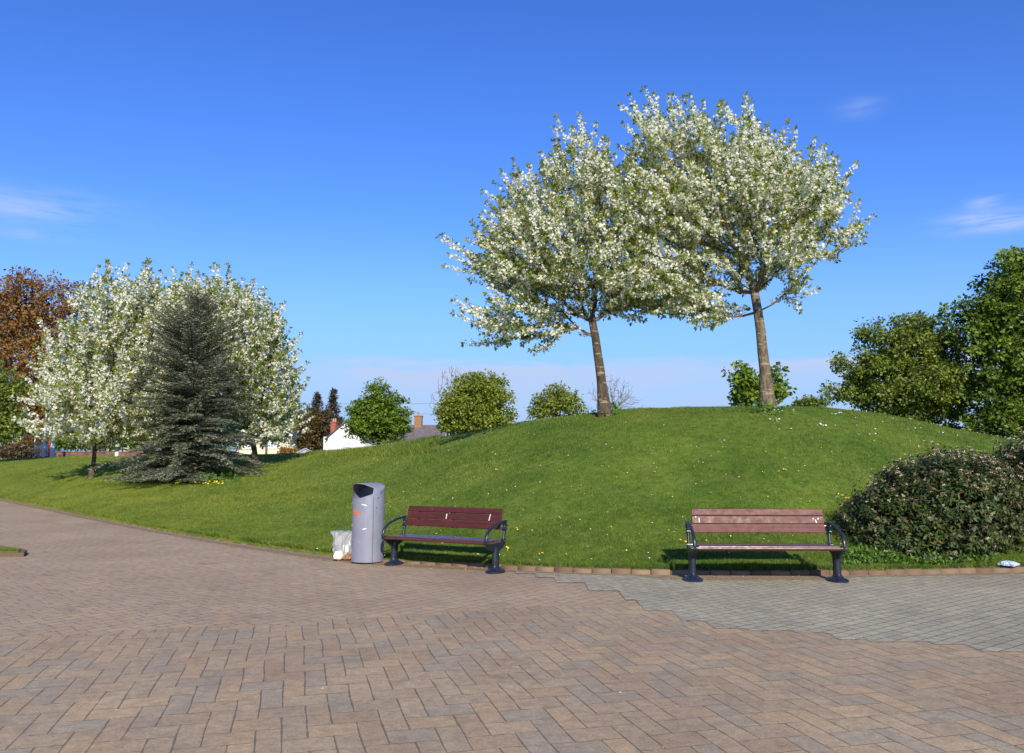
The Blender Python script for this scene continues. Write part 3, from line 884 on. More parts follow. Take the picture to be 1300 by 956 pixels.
tag(np_mesh('daisies', V, F, M['daisy'], attr={'rnd': A}), 'tiny white daisies dotted over the mown mound', 'flowers', kind='stuff')
P, Sz = [], []
for k in range(75):
    p = hit(r.uniform(560, 1090), r.uniform(560, 715)); P.append(p); Sz.append(r.uniform(0.008, 0.014))
for (a, b, n) in ((660, 673, 2), (644, 700, 3), (684, 706, 2), (992, 602, 4), (1078, 637, 5), (1070, 632, 4), (1240, 575, 2), (557, 692, 2), (865, 690, 3)):
    for k in range(n):
        P.append(hit(a + r.normal(0, 3), b + r.normal(0, 1.5))); Sz.append(0.018)
for k in range(60):
    p = hit(r.normal(243, 24), r.uniform(607, 616), ymin=18); P.append(p); Sz.append(r.uniform(0.03, 0.05))
V, F, A = flower_discs(P, Sz, r, 0.055)
tag(np_mesh('dandelions', V, F, M['dandelion'], attr={'rnd': A}), 'small yellow dandelions scattered through the grass', 'flowers', kind='stuff')

# ------------------------------------------------------------------ leaf cards and branches
def unit(a):
    return a / np.maximum(np.linalg.norm(a, axis=-1, keepdims=True), 1e-9)
def cards(pos, axis, nrm, L, W, bend=0.15):
    """rhombic leaves starting at pos along axis"""
    axis = unit(axis)
    nrm = unit(nrm - axis * np.sum(nrm * axis, -1, keepdims=True))
    s = np.cross(axis, nrm)
    L = np.broadcast_to(np.asarray(L, float), (len(pos),))[:, None]; W = np.broadcast_to(np.asarray(W, float), (len(pos),))[:, None]
    a = pos
    b = pos + axis * L * 0.5 + s * W * 0.5 + nrm * L * bend * 0.5
    c = pos + axis * L
    d = pos + axis * L * 0.5 - s * W * 0.5 + nrm * L * bend * 0.5
    return np.stack([a, b, c, d], 1).reshape(-1, 3)
def card_mesh(name, V, rnd, mat, parent):
    F = np.arange(len(V)).reshape(-1, 4)
    return np_mesh(name, V, F, mat, parent, attr={'rnd': np.repeat(np.clip(rnd, 0, 1), 4)})
def sample_blobs(blobs, n, r, shell=0.45):
    vol = np.array([b[3] * b[4] * b[5] for b in blobs])
    idx = r.choice(len(blobs), n, p=vol / vol.sum())
    B = np.array(blobs)[idx]
    d = unit(r.normal(size=(n, 3)))
    rad = r.random(n) ** shell
    return B[:, :3] + d * rad[:, None] * B[:, 3:6]
def grow(fork, trunk_nodes, pts, r, alpha=0.55, up=0.25):
    """join scattered crown points into a branching skeleton"""
    order = np.argsort(np.linalg.norm(pts - fork, axis=1))
    pts = pts[order]
    T = np.asarray(trunk_nodes, float)
    P = np.concatenate([T, pts])
    n0 = len(T)
    par = np.full(len(P), -1)
    par[1:n0] = np.arange(n0 - 1)
    dist = np.zeros(len(P))
    dist[:n0] = np.arange(n0) * 0.15
    for i in range(n0, len(P)):
        q = P[:i]
        dd = P[i] - q
        l = np.linalg.norm(dd, axis=1)
        cost = l + alpha * dist[:i] + 0.9 * np.maximum(0, -dd[:, 2] * up - 0) 
        cost[:max(0, n0 - 3)] += 5
        j = int(np.argmin(cost))
        par[i] = j; dist[i] = dist[j] + l[j]
    return P, par, n0
def branch_mesh(name, P, par, n0, rtrunk, rtip, mat, parent, sides=5, flare=1.5, trunk_sides=12, extra=None):
    n = len(P)
    w_ = np.ones(n) * 1.0
    ch = np.zeros(n)
    for i in range(n - 1, 0, -1):
        if i >= n0:
            w_[par[i]] += w_[i]
        ch[par[i]] += 1
    tot = w_[n0:].max() if n > n0 else 1
    rad = rtip + (rtrunk * 0.60 - rtip) * (w_ / w_[n0 - 1]) ** 0.56
    rad = np.clip(rad, rtip, rtrunk * 0.7)
    g = MB()
    # trunk as one tapered tube with flare
    T = P[:n0]
    rr = [rtrunk * (1 - 0.28 * k / (n0 - 1)) for k in range(n0)]
    rr[0] = rtrunk * flare
    if n0 > 3: rr[1] = rtrunk * (1 + (flare - 1) * 0.35)
    g.tube(T, rr, trunk_sides, True)
    for i in range(n0, n):
        j = par[i]
        a, b = P[j], P[i]
        L = np.linalg.norm(b - a)
        if L < 1e-4: continue
        ra = min(rad[j], rad[i] * 1.9) if j >= n0 else min(rtrunk * 0.7, rad[i] * 1.6)
        mid = (a + b) / 2 + np.array([0, 0, -0.06 * L]) + (np.array([math.sin(i * 7.1), math.cos(i * 3.3), 0]) * 0.05 * L)
        k = sides if rad[i] > rtip * 1.6 else 4
        g.tube([a, mid, b], [ra, (ra + rad[i]) / 2, rad[i]], k, False)
    for e in (extra or []):
        g.tube(*e)
    return g.build(name, mat, parent, smooth=True)

def trunk_line(base, fork, n=6, bow=0.05, seed=0):
    r = random.Random(seed)
    base, fork = np.array(base, float), np.array(fork, float)
    out = []
    for k in range(n):
        s = k / (n - 1)
        p = base + (fork - base) * s
        p[0] += bow * math.sin(PI * s) + r.uniform(-0.012, 0.012) * (0 < k < n - 1)
        p[1] += r.uniform(-0.012, 0.012) * (0 < k < n - 1)
        out.append(p)
    out[0][2] -= 0.06
    return np.array(out)

def cherry(label, base, fork, blobs, nn, r0, seed, mat=None, bsize=0.05, green=0.4, group=None, spray=0.6, up=0.10, lean=0.0, clumpk=7):
    r = np.random.default_rng(seed)
    root = empty('cherry_tree', tuple(base))
    tag(root, label, 'tree', group)
    B = np.array(base)
    pts = sample_blobs(blobs, int(nn), r, 0.36)
    pts = pts[pts[:, 2] > fork[2] - 1.0]
    T = trunk_line(base, fork, 7, 0.04, seed)
    P, par, n0 = grow(np.array(fork), T, pts, r)
    # sprays of blossom along every outer twig
    cen = np.mean([b[:3] for b in blobs], axis=0)
    tips = P[n0:]; pp = P[par[n0:]]
    d = unit(unit(tips - pp) * 0.6 + unit(tips - np.array(fork)) * 0.9 + np.array([lean, 0, up]) + r.normal(0, 0.24, tips.shape))
    Ls = spray * r.uniform(0.5, 1.3, len(tips))
    far = np.linalg.norm((tips - np.mean(tips, axis=0)) / tips.std(axis=0), axis=1)
    Ls = np.where(far > 2.1, Ls * r.uniform(1.0, 1.45, len(tips)), Ls)
    # short side sprays all along the longer branches
    el_ = np.linalg.norm(tips - pp, axis=1)
    ex_p, ex_d = [], []
    for i in np.where(el_ > 0.22)[0]:
        for q in np.arange(0.14, el_[i], 0.26 if el_[i] < 1.2 else 0.14):
            f_ = q / el_[i]
            if par[n0 + i] < n0 and f_ < 0.25:
                continue
            ex_p.append(pp[i] + (tips[i] - pp[i]) * f_)
            ex_d.append(unit(unit(tips[i] - pp[i]) * 0.7 + unit(tips[i] - np.array(fork)) * 0.5 + r.normal(0, 0.5, 3) + np.array([0, 0, up])))
    if ex_p:
        tips = np.concatenate([tips, ex_p]); d = np.concatenate([d, ex_d]); Ls = np.concatenate([Ls, spray * r.uniform(0.3, 0.7, len(ex_p))])
    twigs = []
    zlo, zhi = P[n0:, 2].min(), P[n0:, 2].max()
    fl_p, fl_r, lf_p, lf_a, lf_r = [], [], [], [], []
    for p, dd, L in zip(tips, d, Ls):
        k = max(2, int(L / (bsize * 0.95)))
        s = (np.arange(k) + r.random(k) * 0.6) / k
        line = p + np.outer(s, dd) * L + np.outer(s ** 2, [0, 0, 0.10 * L])
        hh_ = (p[2] - zlo) / (zhi - zlo)
        white = r.random() > green * (1.05 - 0.75 * hh_)
        has = r.random(k) < (0.92 if white else 0.22)
        tw = r.random()
        for q, hf in zip(line, has):
            if hf:
                m_ = clumpk
                fl_p.append(q + r.normal(0, bsize * 0.52, (m_, 3))); fl_r.append(np.full(m_, tw * 0.4) + r.random(m_) * 0.6)
            m_ = 2 if hf else 4
            if r.random() < 0.32 or not hf:
                off = unit(r.normal(size=(m_, 3)) + dd * 0.6)
                lf_p.append(q + off * 0.02); lf_a.append(off); lf_r.append(r.random(m_) * 0.7)
        # bronze-green leaf tuft at the tip
        m_ = 8
        off = unit(r.normal(size=(m_, 3)) + dd * 1.2)
        tip = line[-1] + dd * 0.05
        lf_p.append(tip + off * 0.015); lf_a.append(off); lf_r.append(0.35 + r.random(m_) * 0.65)
        twigs.append(([p - B, line[k // 2] - B, tip - B], [0.007, 0.005, 0.003], 3, False))
    branch_mesh('trunk', P - B, par, n0, r0, 0.007, mat or M['bark'], root, flare=1.5, extra=twigs)
    fp = np.concatenate(fl_p) - B; fr = np.concatenate(fl_r); n = len(fp)
    ax = unit(r.normal(size=(n, 3))); nr_ = unit(r.normal(size=(n, 3)))
    sz = bsize * r.uniform(0.7, 1.3, n)
    card_mesh('blossom', cards(fp - ax * sz[:, None] * 0.5, ax, nr_, sz, sz * 0.9, 0.1), fr, M['petal'], root)
    lp = np.concatenate(lf_p) - B; la = np.concatenate(lf_a); lr = np.concatenate(lf_r); n = len(lp)
    sz = bsize * 1.45 * r.uniform(0.7, 1.3, n)
    card_mesh('foliage', cards(lp, la + r.normal(0, 0.2, la.shape), r.normal(size=(n, 3)) + np.array([0, -0.3, 0.8]), sz, sz * 0.5), lr, M['cherry_leaf'], root)
    return root

def broadleaf(name, label, base, fork, blobs, nn, r0, mat, seed, leaf=0.12, per=26, spread=0.38, barkm=None, group=None, cat='tree', flat=0.6, thin=0.0, shell=0.42, tip=0.012, squash=0.75):
    r = np.random.default_rng(seed)
    root = empty(name, tuple(base))
    tag(root, label, cat, group)
    B = np.array(base)
    if len(blobs) and per:
        sat = []
        for bb in blobs:
            for q in range(5):
                v = unit(r.normal(size=3)); v[2] = abs(v[2]) if r.random() < 0.7 else v[2]
                f_ = r.uniform(0.22, 0.40)
                sat.append((bb[0] + v[0] * bb[3] * 0.86, bb[1] + v[1] * bb[4] * 0.86, bb[2] + v[2] * bb[5] * 0.86, bb[3] * f_, bb[4] * f_, bb[5] * f_))
        blobs = [(b_[0], b_[1], b_[2], b_[3] * 0.93, b_[4] * 0.93, b_[5] * 0.93) for b_ in blobs] + sat
    pts = sample_blobs(blobs, int(nn), r, shell)
    pts = pts[pts[:, 2] > base[2] + 0.25]
    T = trunk_line(base, fork, 6, 0.05, seed)
    P, par, n0 = grow(np.array(fork), T, pts, r)
    branch_mesh('trunk', P - B, par, n0, r0, tip, barkm or M['bark_dark'], root, sides=5, flare=1.4, trunk_sides=10)
    tips = P[n0:]
    if thin > 0:
        tips = tips[r.random(len(tips)) > thin]
    if per == 0:
        return root
    cl = r.normal(0, 0.17, len(tips))
    k = len(tips)
    sc = r.uniform(0.6, 1.3, k)
    off = unit(r.normal(size=(k, per, 3))) * (r.random((k, per, 1)) ** 0.5) * spread * sc[:, None, None]
    off[:, :, 2] *= squash
    lp = (tips[:, None, :] + off).reshape(-1, 3) - B
    n = len(lp)
    outd = unit(off.reshape(-1, 3))
    ax = unit(outd + r.normal(0, 0.6, (n, 3)) + np.array([0, 0, -0.25]))
    nm = unit(outd * 0.5 + r.normal(0, 0.55, (n, 3)) + np.array([0, -0.1, flat]))
    sz = leaf * r.uniform(0.6, 1.35, n)
    rnd = 0.5 + np.repeat(cl, per) + r.normal(0, 0.2, n)
    card_mesh('foliage', cards(lp, ax, nm, sz, sz * 0.72, 0.12), rnd, mat, root)
    return root

def bp(cx, cy, rx, ry, y, dz=1.0, dy=0.0):
    """a crown lobe given where it shows, at distance y (+dy)"""
    c = at(cx, cy, y + dy)
    k = ppm(y + dy, c[2])
    return (c[0], c[1], c[2], rx / k, rx / k * dz, ry / k)

# the two cherries on the mound
b1 = hit(768, 528, ymin=17)
f1 = at(752, 408, b1[1])
bl = [bp(735, 226, 44, 48, b1[1], 1.3), bp(680, 265, 48, 52, b1[1], 1.4), bp(770, 265, 62, 62, b1[1], 1.2), bp(640, 335, 50, 40, b1[1], 1.3), bp(720, 335, 105, 62, b1[1], 1.0),
      bp(650, 408, 46, 28, b1[1], 1.5, -0.3), bp(700, 415, 36, 26, b1[1], 1.5, 0.2), bp(795, 378, 75, 30, b1[1], 1.0, 0.2), bp(875, 392, 45, 18, b1[1], 1.2, 0.4)]
cherry('shorter white blossoming cherry on the mound with a dark leaning trunk', b1, f1, bl, 760, 0.138, 31, green=0.34, bsize=0.072, group='cherry trees on the mound', spray=0.62, clumpk=7, lean=-0.12)
b2 = hit(975, 517.5, ymin=17)
b2[2] = H(b2[0], b2[1])
f2 = at(958, 372, b2[1])
bl = [bp(856, 192, 50, 44, b2[1], 1.3), bp(925, 205, 50, 48, b2[1], 1.3), bp(968, 222, 36, 42, b2[1], 1.4), bp(1036, 252, 36, 36, b2[1], 1.3), bp(940, 275, 115, 62, b2[1], 0.95), bp(850, 280, 55, 65, b2[1], 1.1),
      bp(1032, 302, 44, 30, b2[1], 1.2), bp(860, 355, 70, 40, b2[1], 1.0), bp(975, 340, 50, 26, b2[1], 1.8), bp(1000, 372, 22, 12, b2[1], 1.5), bp(905, 395, 28, 18, b2[1], 1.5)]
cherry('tallest white blossoming cherry on top of the mound, with a paler trunk', b2, f2, bl, 860, 0.153, 32, mat=M['bark_pale'], green=0.20, bsize=0.072, group='cherry trees on the mound', spray=0.65, clumpk=7, lean=-0.2)

# cherries at the left
bA = hit(115, 607, ymin=26)
bl = [bp(122, 452, 50, 68, bA[1], 1.1), bp(84, 462, 32, 44, bA[1], 1.2), bp(132, 405, 38, 46, bA[1], 1.1), bp(130, 520, 80, 42, bA[1], 1.1), bp(98, 510, 34, 40, bA[1], 1.1), bp(165, 412, 42, 56, bA[1], 1.1), bp(125, 545, 70, 22, bA[1], 1.2)]
cherry('very white cherry with a thin dark trunk in front of the copper tree', bA, at(120, 565, bA[1]), bl, 560, 0.10, 33, bsize=0.098, green=0.08, group='cherry trees round the blue-grey conifer', spray=0.8, clumpk=6, lean=-0.12)
bB = hit(181, 603, ymin=26)
bB2 = np.array([bB[0], bB[1] + 1.0, 0]); bB2[0] *= bB2[1] / bB[1]; bB2[2] = H(bB2[0], bB2[1])
bl = [bp(185, 410, 46, 54, bB2[1], 1.1), bp(232, 405, 36, 50, bB2[1], 1.1), bp(210, 470, 60, 70, bB2[1], 1.2), bp(160, 500, 60, 50, bB2[1], 1.0), bp(190, 540, 60, 22, bB2[1], 1.0)]
cherry('blossoming cherry with a pale stocky trunk, just left of the blue-grey conifer', bB2, at(186, 560, bB2[1]), bl, 470, 0.135, 34, mat=M['bark_pale'], bsize=0.098, green=0.14, group='cherry trees round the blue-grey conifer', spray=0.8, clumpk=6, lean=-0.12)
bC = hit(325, 592, ymin=28)
bl = [bp(268, 412, 58, 56, bC[1], 1.0), bp(305, 438, 58, 66, bC[1], 1.1), bp(345, 482, 40, 50, bC[1], 1.1), bp(290, 500, 80, 50, bC[1], 1.0), bp(336, 526, 46, 26, bC[1], 1.1), bp(300, 550, 56, 16, bC[1], 1.1), bp(362, 545, 22, 10, bC[1], 1.4)]
cherry('broad greenish-white cherry with a dark trunk, right of and behind the blue-grey conifer', bC, at(318, 548, bC[1]), bl, 740, 0.13, 35, bsize=0.098, green=0.26, group='cherry trees round the blue-grey conifer', spray=0.78, clumpk=6)

# blue-grey conifer in front of them
def conifer():
    r = np.random.default_rng(44)
    b = hit(240, 609, ymin=22)
    k = ppm(b[1])
    Ht = (609 - 376) / k
    root = empty('blue_conifer', tuple(b))
    tag(root, 'bushy blue-grey conifer with branches down to the grass, in front of the left cherries', 'conifer')
    g = MB()
    g.tube([(0, 0, -0.1), (0.03, 0, Ht * 0.4), (0.0, 0.02, Ht * 0.75), (0.05, 0, Ht)], [0.17, 0.12, 0.06, 0.012], 9)
    NP, NA, NN, NR = [], [], [], []
    Rm = 95 / k
    nb = 470
    for i in range(nb):
        s = (i + r.random()) / nb                     # 0 ground, 1 top
        s = s ** 1.18
        z = 0.10 + s * (Ht - 0.25)
        prof = (1 - s ** 2.7) ** 0.9 * (0.88 + 0.12 * math.sin(s * 20))
        L = Rm * prof * (r.uniform(0.50, 1.0) if r.random() < 0.85 else r.uniform(1.0, 1.22)) * min(1.0, 0.70 + 3 * s) + 0.22
        a = r.uniform(0, 2 * PI)
        rise = np.interp(s, [0, 0.2, 0.5, 0.8, 1], [-0.02, 0.16, 0.42, 0.8, 1.4]) + r.normal(0, 0.08)
        m = 7
        u = np.linspace(0, 1, m)
        rad = u * L
        zz = z + rise * L * u - (0.24 * (1 - s)) * L * u ** 2.2 * 1.0
        wig = np.cumsum(r.normal(0, 0.03, m))
        pts = np.stack([np.cos(a + wig * 0.5) * rad, np.sin(a + wig * 0.5) * rad, np.maximum(zz, 0.06)], 1)
        g.tube(pts, [0.028 * (1 - 0.85 * q) * (0.5 + 0.5 * prof) + 0.004 for q in u], 4, False)
        shade = r.normal(0, 0.14)
        nt = max(4, int(L / (0.085 + 0.05 * s)))
        for q in np.linspace(0.14, 1, nt):
            p = np.array([np.interp(q, u, pts[:, c]) for c in range(3)])
            j = min(m - 2, int(q * (m - 1)))
            t = unit(pts[j + 1] - pts[j])
            side = unit(np.cross(t, [0, 0, 1.0]))
            for sgn in (-1, 1):
                bl_ = (0.42 * (1.05 - q) + 0.11) * r.uniform(0.6, 1.2) * min(1.0, L / 1.4 + 0.25)
                d = unit(t * 0.85 + side * sgn * 0.9 + np.array([0, 0, r.normal(0.02, 0.13)]))
                kk_ = max(2, int(bl_ / 0.052))
                w_ = (np.arange(kk_) + r.random()) / kk_
                base = p + np.outer(w_ * bl_, d) + np.outer(w_ ** 2, [0, 0, -0.05])
                for s2 in (-1, 1):
                    ax = unit(d + np.cross(d, [0, 0, 1.0]) * s2 * 0.75 + r.normal(0, 0.25, (kk_, 3)))
                    NP.append(base); NA.append(ax); NN.append(np.array([0, 0, 1.0]) + r.normal(0, 0.45, (kk_, 3))); NR.append(0.45 + shade + 0.25 * q + r.normal(0, 0.16, kk_))
    g.build('trunk', M['bark_dark'], root, smooth=True)
    NP = np.concatenate(NP); NA = np.concatenate(NA); NN = np.concatenate(NN); NR = np.concatenate(NR)
    print('needles', len(NP))
    card_mesh('foliage', cards(NP, NA, NN, 0.095 * r.uniform(0.7, 1.3, len(NP)), 0.030), NR, M['needle'], root)
conifer()

# trees behind
def gz(px, y):
    x = pxt(px) * y
    return np.array([x, y, float(H(x, y))])
G = 'trees beyond the lawn'
yb = 66
broadleaf('copper_tree', 'tall copper-brown leaved tree behind the leftmost cherry', gz(45, yb), at(50, 500, yb),
          [bp(45, 400, 55, 62, yb), bp(100, 400, 34, 48, yb), bp(15, 420, 45, 60, yb), bp(55, 480, 62, 62, yb), bp(30, 540, 50, 36, yb), bp(-30, 430, 45, 60, yb)], 1500, 0.4, M['copper'], 51, leaf=0.22, per=24, spread=0.55, group=G, thin=0.1)
yb = 50
broadleaf('green_tree', 'dark green bushy tree at the very left edge of the picture', gz(-5, yb), at(-5, 540, yb),
          [bp(-8, 500, 32, 42, yb), bp(0, 540, 34, 26, yb)], 380, 0.2, M['oak'], 52, leaf=0.17, per=30, spread=0.42, group=G)
yb = 78
broadleaf('green_tree', 'bright green spreading tree between the white gabled house and the greyish roof', gz(482, yb), at(482, 560, yb),
          [bp(480, 510, 30, 26, yb), bp(482, 540, 44, 27, yb), bp(470, 528, 33, 26, yb), bp(500, 532, 26, 28, yb)], 620, 0.25, M['sycamore'], 53, leaf=0.24, per=30, spread=0.5, group=G, flat=1.3, squash=0.4)
yb = 52
broadleaf('rounded_tree', 'domed yellow-green tree rising just left of the middle, behind the mound', gz(605, yb), at(605, 556, yb),
          [bp(605, 505, 40, 32, yb), bp(606, 530, 54, 30, yb), bp(612, 492, 28, 22, yb), bp(575, 525, 24, 28, yb)], 760, 0.2, M['lime'], 54, leaf=0.16, per=34, spread=0.38, group=G)
yb = 50
broadleaf('young_tree', 'small loose pale green tree left of the leaning cherry trunk', gz(705, yb), at(706, 528, yb),
          [bp(706, 508, 30, 22, yb), bp(690, 522, 22, 14, yb), bp(725, 518, 22, 16, yb)], 230, 0.1, M['lime'], 55, leaf=0.15, per=20, spread=0.32, group=G)
yb = 50
broadleaf('bare_shrub', 'leafless greyish shrub showing behind the leaning cherry trunk', gz(780, yb), at(778, 522, yb),
          [bp(775, 500, 30, 26, yb), bp(785, 512, 32, 16, yb)], 420, 0.05, M['lime'], 56, per=0, barkm=M['twig_pale'], group=None, cat='shrub', tip=0.010)
yb = 60
broadleaf('bare_tree', 'thin leafless pinkish twigs sticking up left of the domed yellow-green tree', gz(570, yb), at(572, 545, yb),
          [bp(575, 490, 22, 28, yb), bp(556, 515, 14, 22, yb)], 300, 0.06, M['lime'], 57, per=0, barkm=M['twig_pale'], cat='tree', tip=0.012)
yb = 31
broadleaf('sycamore', 'small dark green sycamore right behind the tall cherry trunk', gz(962, yb), at(962, 515, yb),
          [bp(945, 490, 22, 26, yb), bp(985, 480, 14, 28, yb), bp(960, 500, 34, 20, yb), bp(935, 475, 12, 16, yb)], 130, 0.07, M['sycamore'], 58, leaf=0.17, per=18, spread=0.26, group=G, tip=0.008)
yb = 48
broadleaf('green_bush', 'low distant green bush showing over the mound left of the big right trees', gz(1028, yb), at(1028, 520, yb),
          [bp(1028, 514, 24, 10, yb)], 90, 0.06, M['oak'], 59, leaf=0.13, per=26, spread=0.25, cat='bush')
yb = 35
broadleaf('spreading_tree', 'big olive-green tree behind the mound, left one of the right pair', gz(1150, yb), at(1150, 520, yb),
          [bp(1140, 440, 58, 44, yb), bp(1185, 440, 42, 40, yb), bp(1150, 490, 86, 40, yb), bp(1090, 470, 34, 30, yb), bp(1200, 490, 44, 46, yb), bp(1075, 490, 26, 12, yb), bp(1210, 530, 40, 26, yb), bp(1130, 530, 60, 14, yb), bp(1230, 552, 36, 16, yb)], 900, 0.3, M['oak'], 60, leaf=0.12, per=54, spread=0.32, group=G)
yb = 33
broadleaf('tall_tree', 'tallest dark green tree at the right edge of the picture', gz(1320, yb), at(1320, 520, yb),
          [bp(1285, 365, 48, 44, yb), bp(1320, 400, 70, 78, yb), bp(1255, 420, 48, 46, yb), bp(1275, 480, 56, 60, yb), bp(1330, 500, 70, 50, yb), bp(1222, 400, 26, 24, yb), bp(1260, 535, 44, 30, yb), bp(1290, 560, 50, 22, yb), bp(1240, 556, 30, 16, yb)], 1050, 0.35, M['dark_leaf'], 61, leaf=0.15, per=46, spread=0.33, group=G)
yb = 105
broadleaf('green_tree', 'mid green tree behind the cream bungalow, mostly hidden by cherry blossom', gz(372, yb), at(372, 560, yb),
          [bp(365, 538, 24, 24, yb), bp(340, 535, 40, 22, yb)], 320, 0.2, M['dark_leaf'], 62, leaf=0.28, per=26, spread=0.7, group=G)
yb = 98
broadleaf('cypress', 'brownish cypress between the two bungalows', gz(393, yb), at(393, 560, yb),
          [bp(393, 545, 22, 26, yb), bp(385, 560, 22, 16, yb), bp(405, 535, 14, 18, yb)], 420, 0.2, M['brown_conifer'], 63, leaf=0.26, per=30, spread=0.5, group=G)
yb = 88
broadleaf('shrub', 'low reddish-brown shrub in front of the cypress, beside the cream bungalow', gz(364, yb), at(364, 574, yb),
          [bp(366, 574, 14, 5, yb)], 90, 0.05, M['copper'], 65, leaf=0.16, per=24, spread=0.3, cat='shrub')
# hedge-like greenery and brush along the far left boundary
yb = 63
broadleaf('hedge', 'mixed green hedge behind the low brown wall, seen under the left cherries', gz(140, yb), at(140, 572, yb),
          [bp(95, 560, 30, 14, yb), bp(130, 558, 30, 16, yb), bp(170, 556, 30, 18, yb), bp(210, 558, 30, 16, yb), bp(250, 560, 30, 14, yb)], 800, 0.08, M['sycamore'], 66, leaf=0.15, per=24, spread=0.4, cat='hedge')
yb = 60
broadleaf('brush', 'tangle of brown-grey bare brush at the left edge behind the lawn', gz(10, yb), at(10, 582, yb),
          [bp(5, 575, 26, 10, yb), bp(32, 572, 16, 12, yb)], 620, 0.05, M['brown_conifer'], 67, leaf=0.14, per=9, spread=0.3, cat='bush', barkm=M['twig_pale'])

def spruce(label, px, ytop, yb, wpx, seed):
    r = np.random.default_rng(seed)
    b = gz(px, yb)
    topz = at(px, ytop, yb)[2]
    Ht = topz - b[2]
    k = ppm(yb)
    root = empty('spruce', tuple(b)); tag(root, label, 'conifer', 'far spruces')
    g = MB(); g.tube([(0, 0, -0.1), (0, 0, Ht * 0.6), (0, 0, Ht)], [0.2, 0.1, 0.02], 7)
    NP, NA, NN, NR = [], [], [], []
    for i in range(240):
        s = r.random() ** 0.9
        L = (wpx / k) * (1 - s) ** 0.85 * r.uniform(0.6, 1.1) + 0.12
        a = r.uniform(0, 2 * PI); z = s * Ht
        d = np.array([math.cos(a), math.sin(a), -0.12 + 0.5 * s])
        g.tube([(0, 0, z), d * L + np.array([0, 0, z])], [0.03, 0.01], 3, False)
        n = int(26 * L / 1.5) + 8
        u = r.random(n)
        NP.append(np.outer(u * L, d) + [0, 0, z] + r.normal(0, 0.09, (n, 3))); NA.append(d * 0.6 + r.normal(0, 0.5, (n, 3))); NN.append(r.normal(0, 0.6, (n, 3)) + [0, 0, 1]); NR.append(r.random(n))
    g.build('trunk', M['bark_dark'], root)
    NP = np.concatenate(NP)
    card_mesh('foliage', cards(NP, np.concatenate(NA), np.concatenate(NN), 0.34, 0.13), np.concatenate(NR), M['spruce'], root)
spruce('pointed dark spruce just above the brick chimney of the white house, left of its twin', 406, 499, 112, 27, 71)
spruce('pointed dark spruce beside the bright green tree, right of its twin', 427, 495, 112, 24, 72)

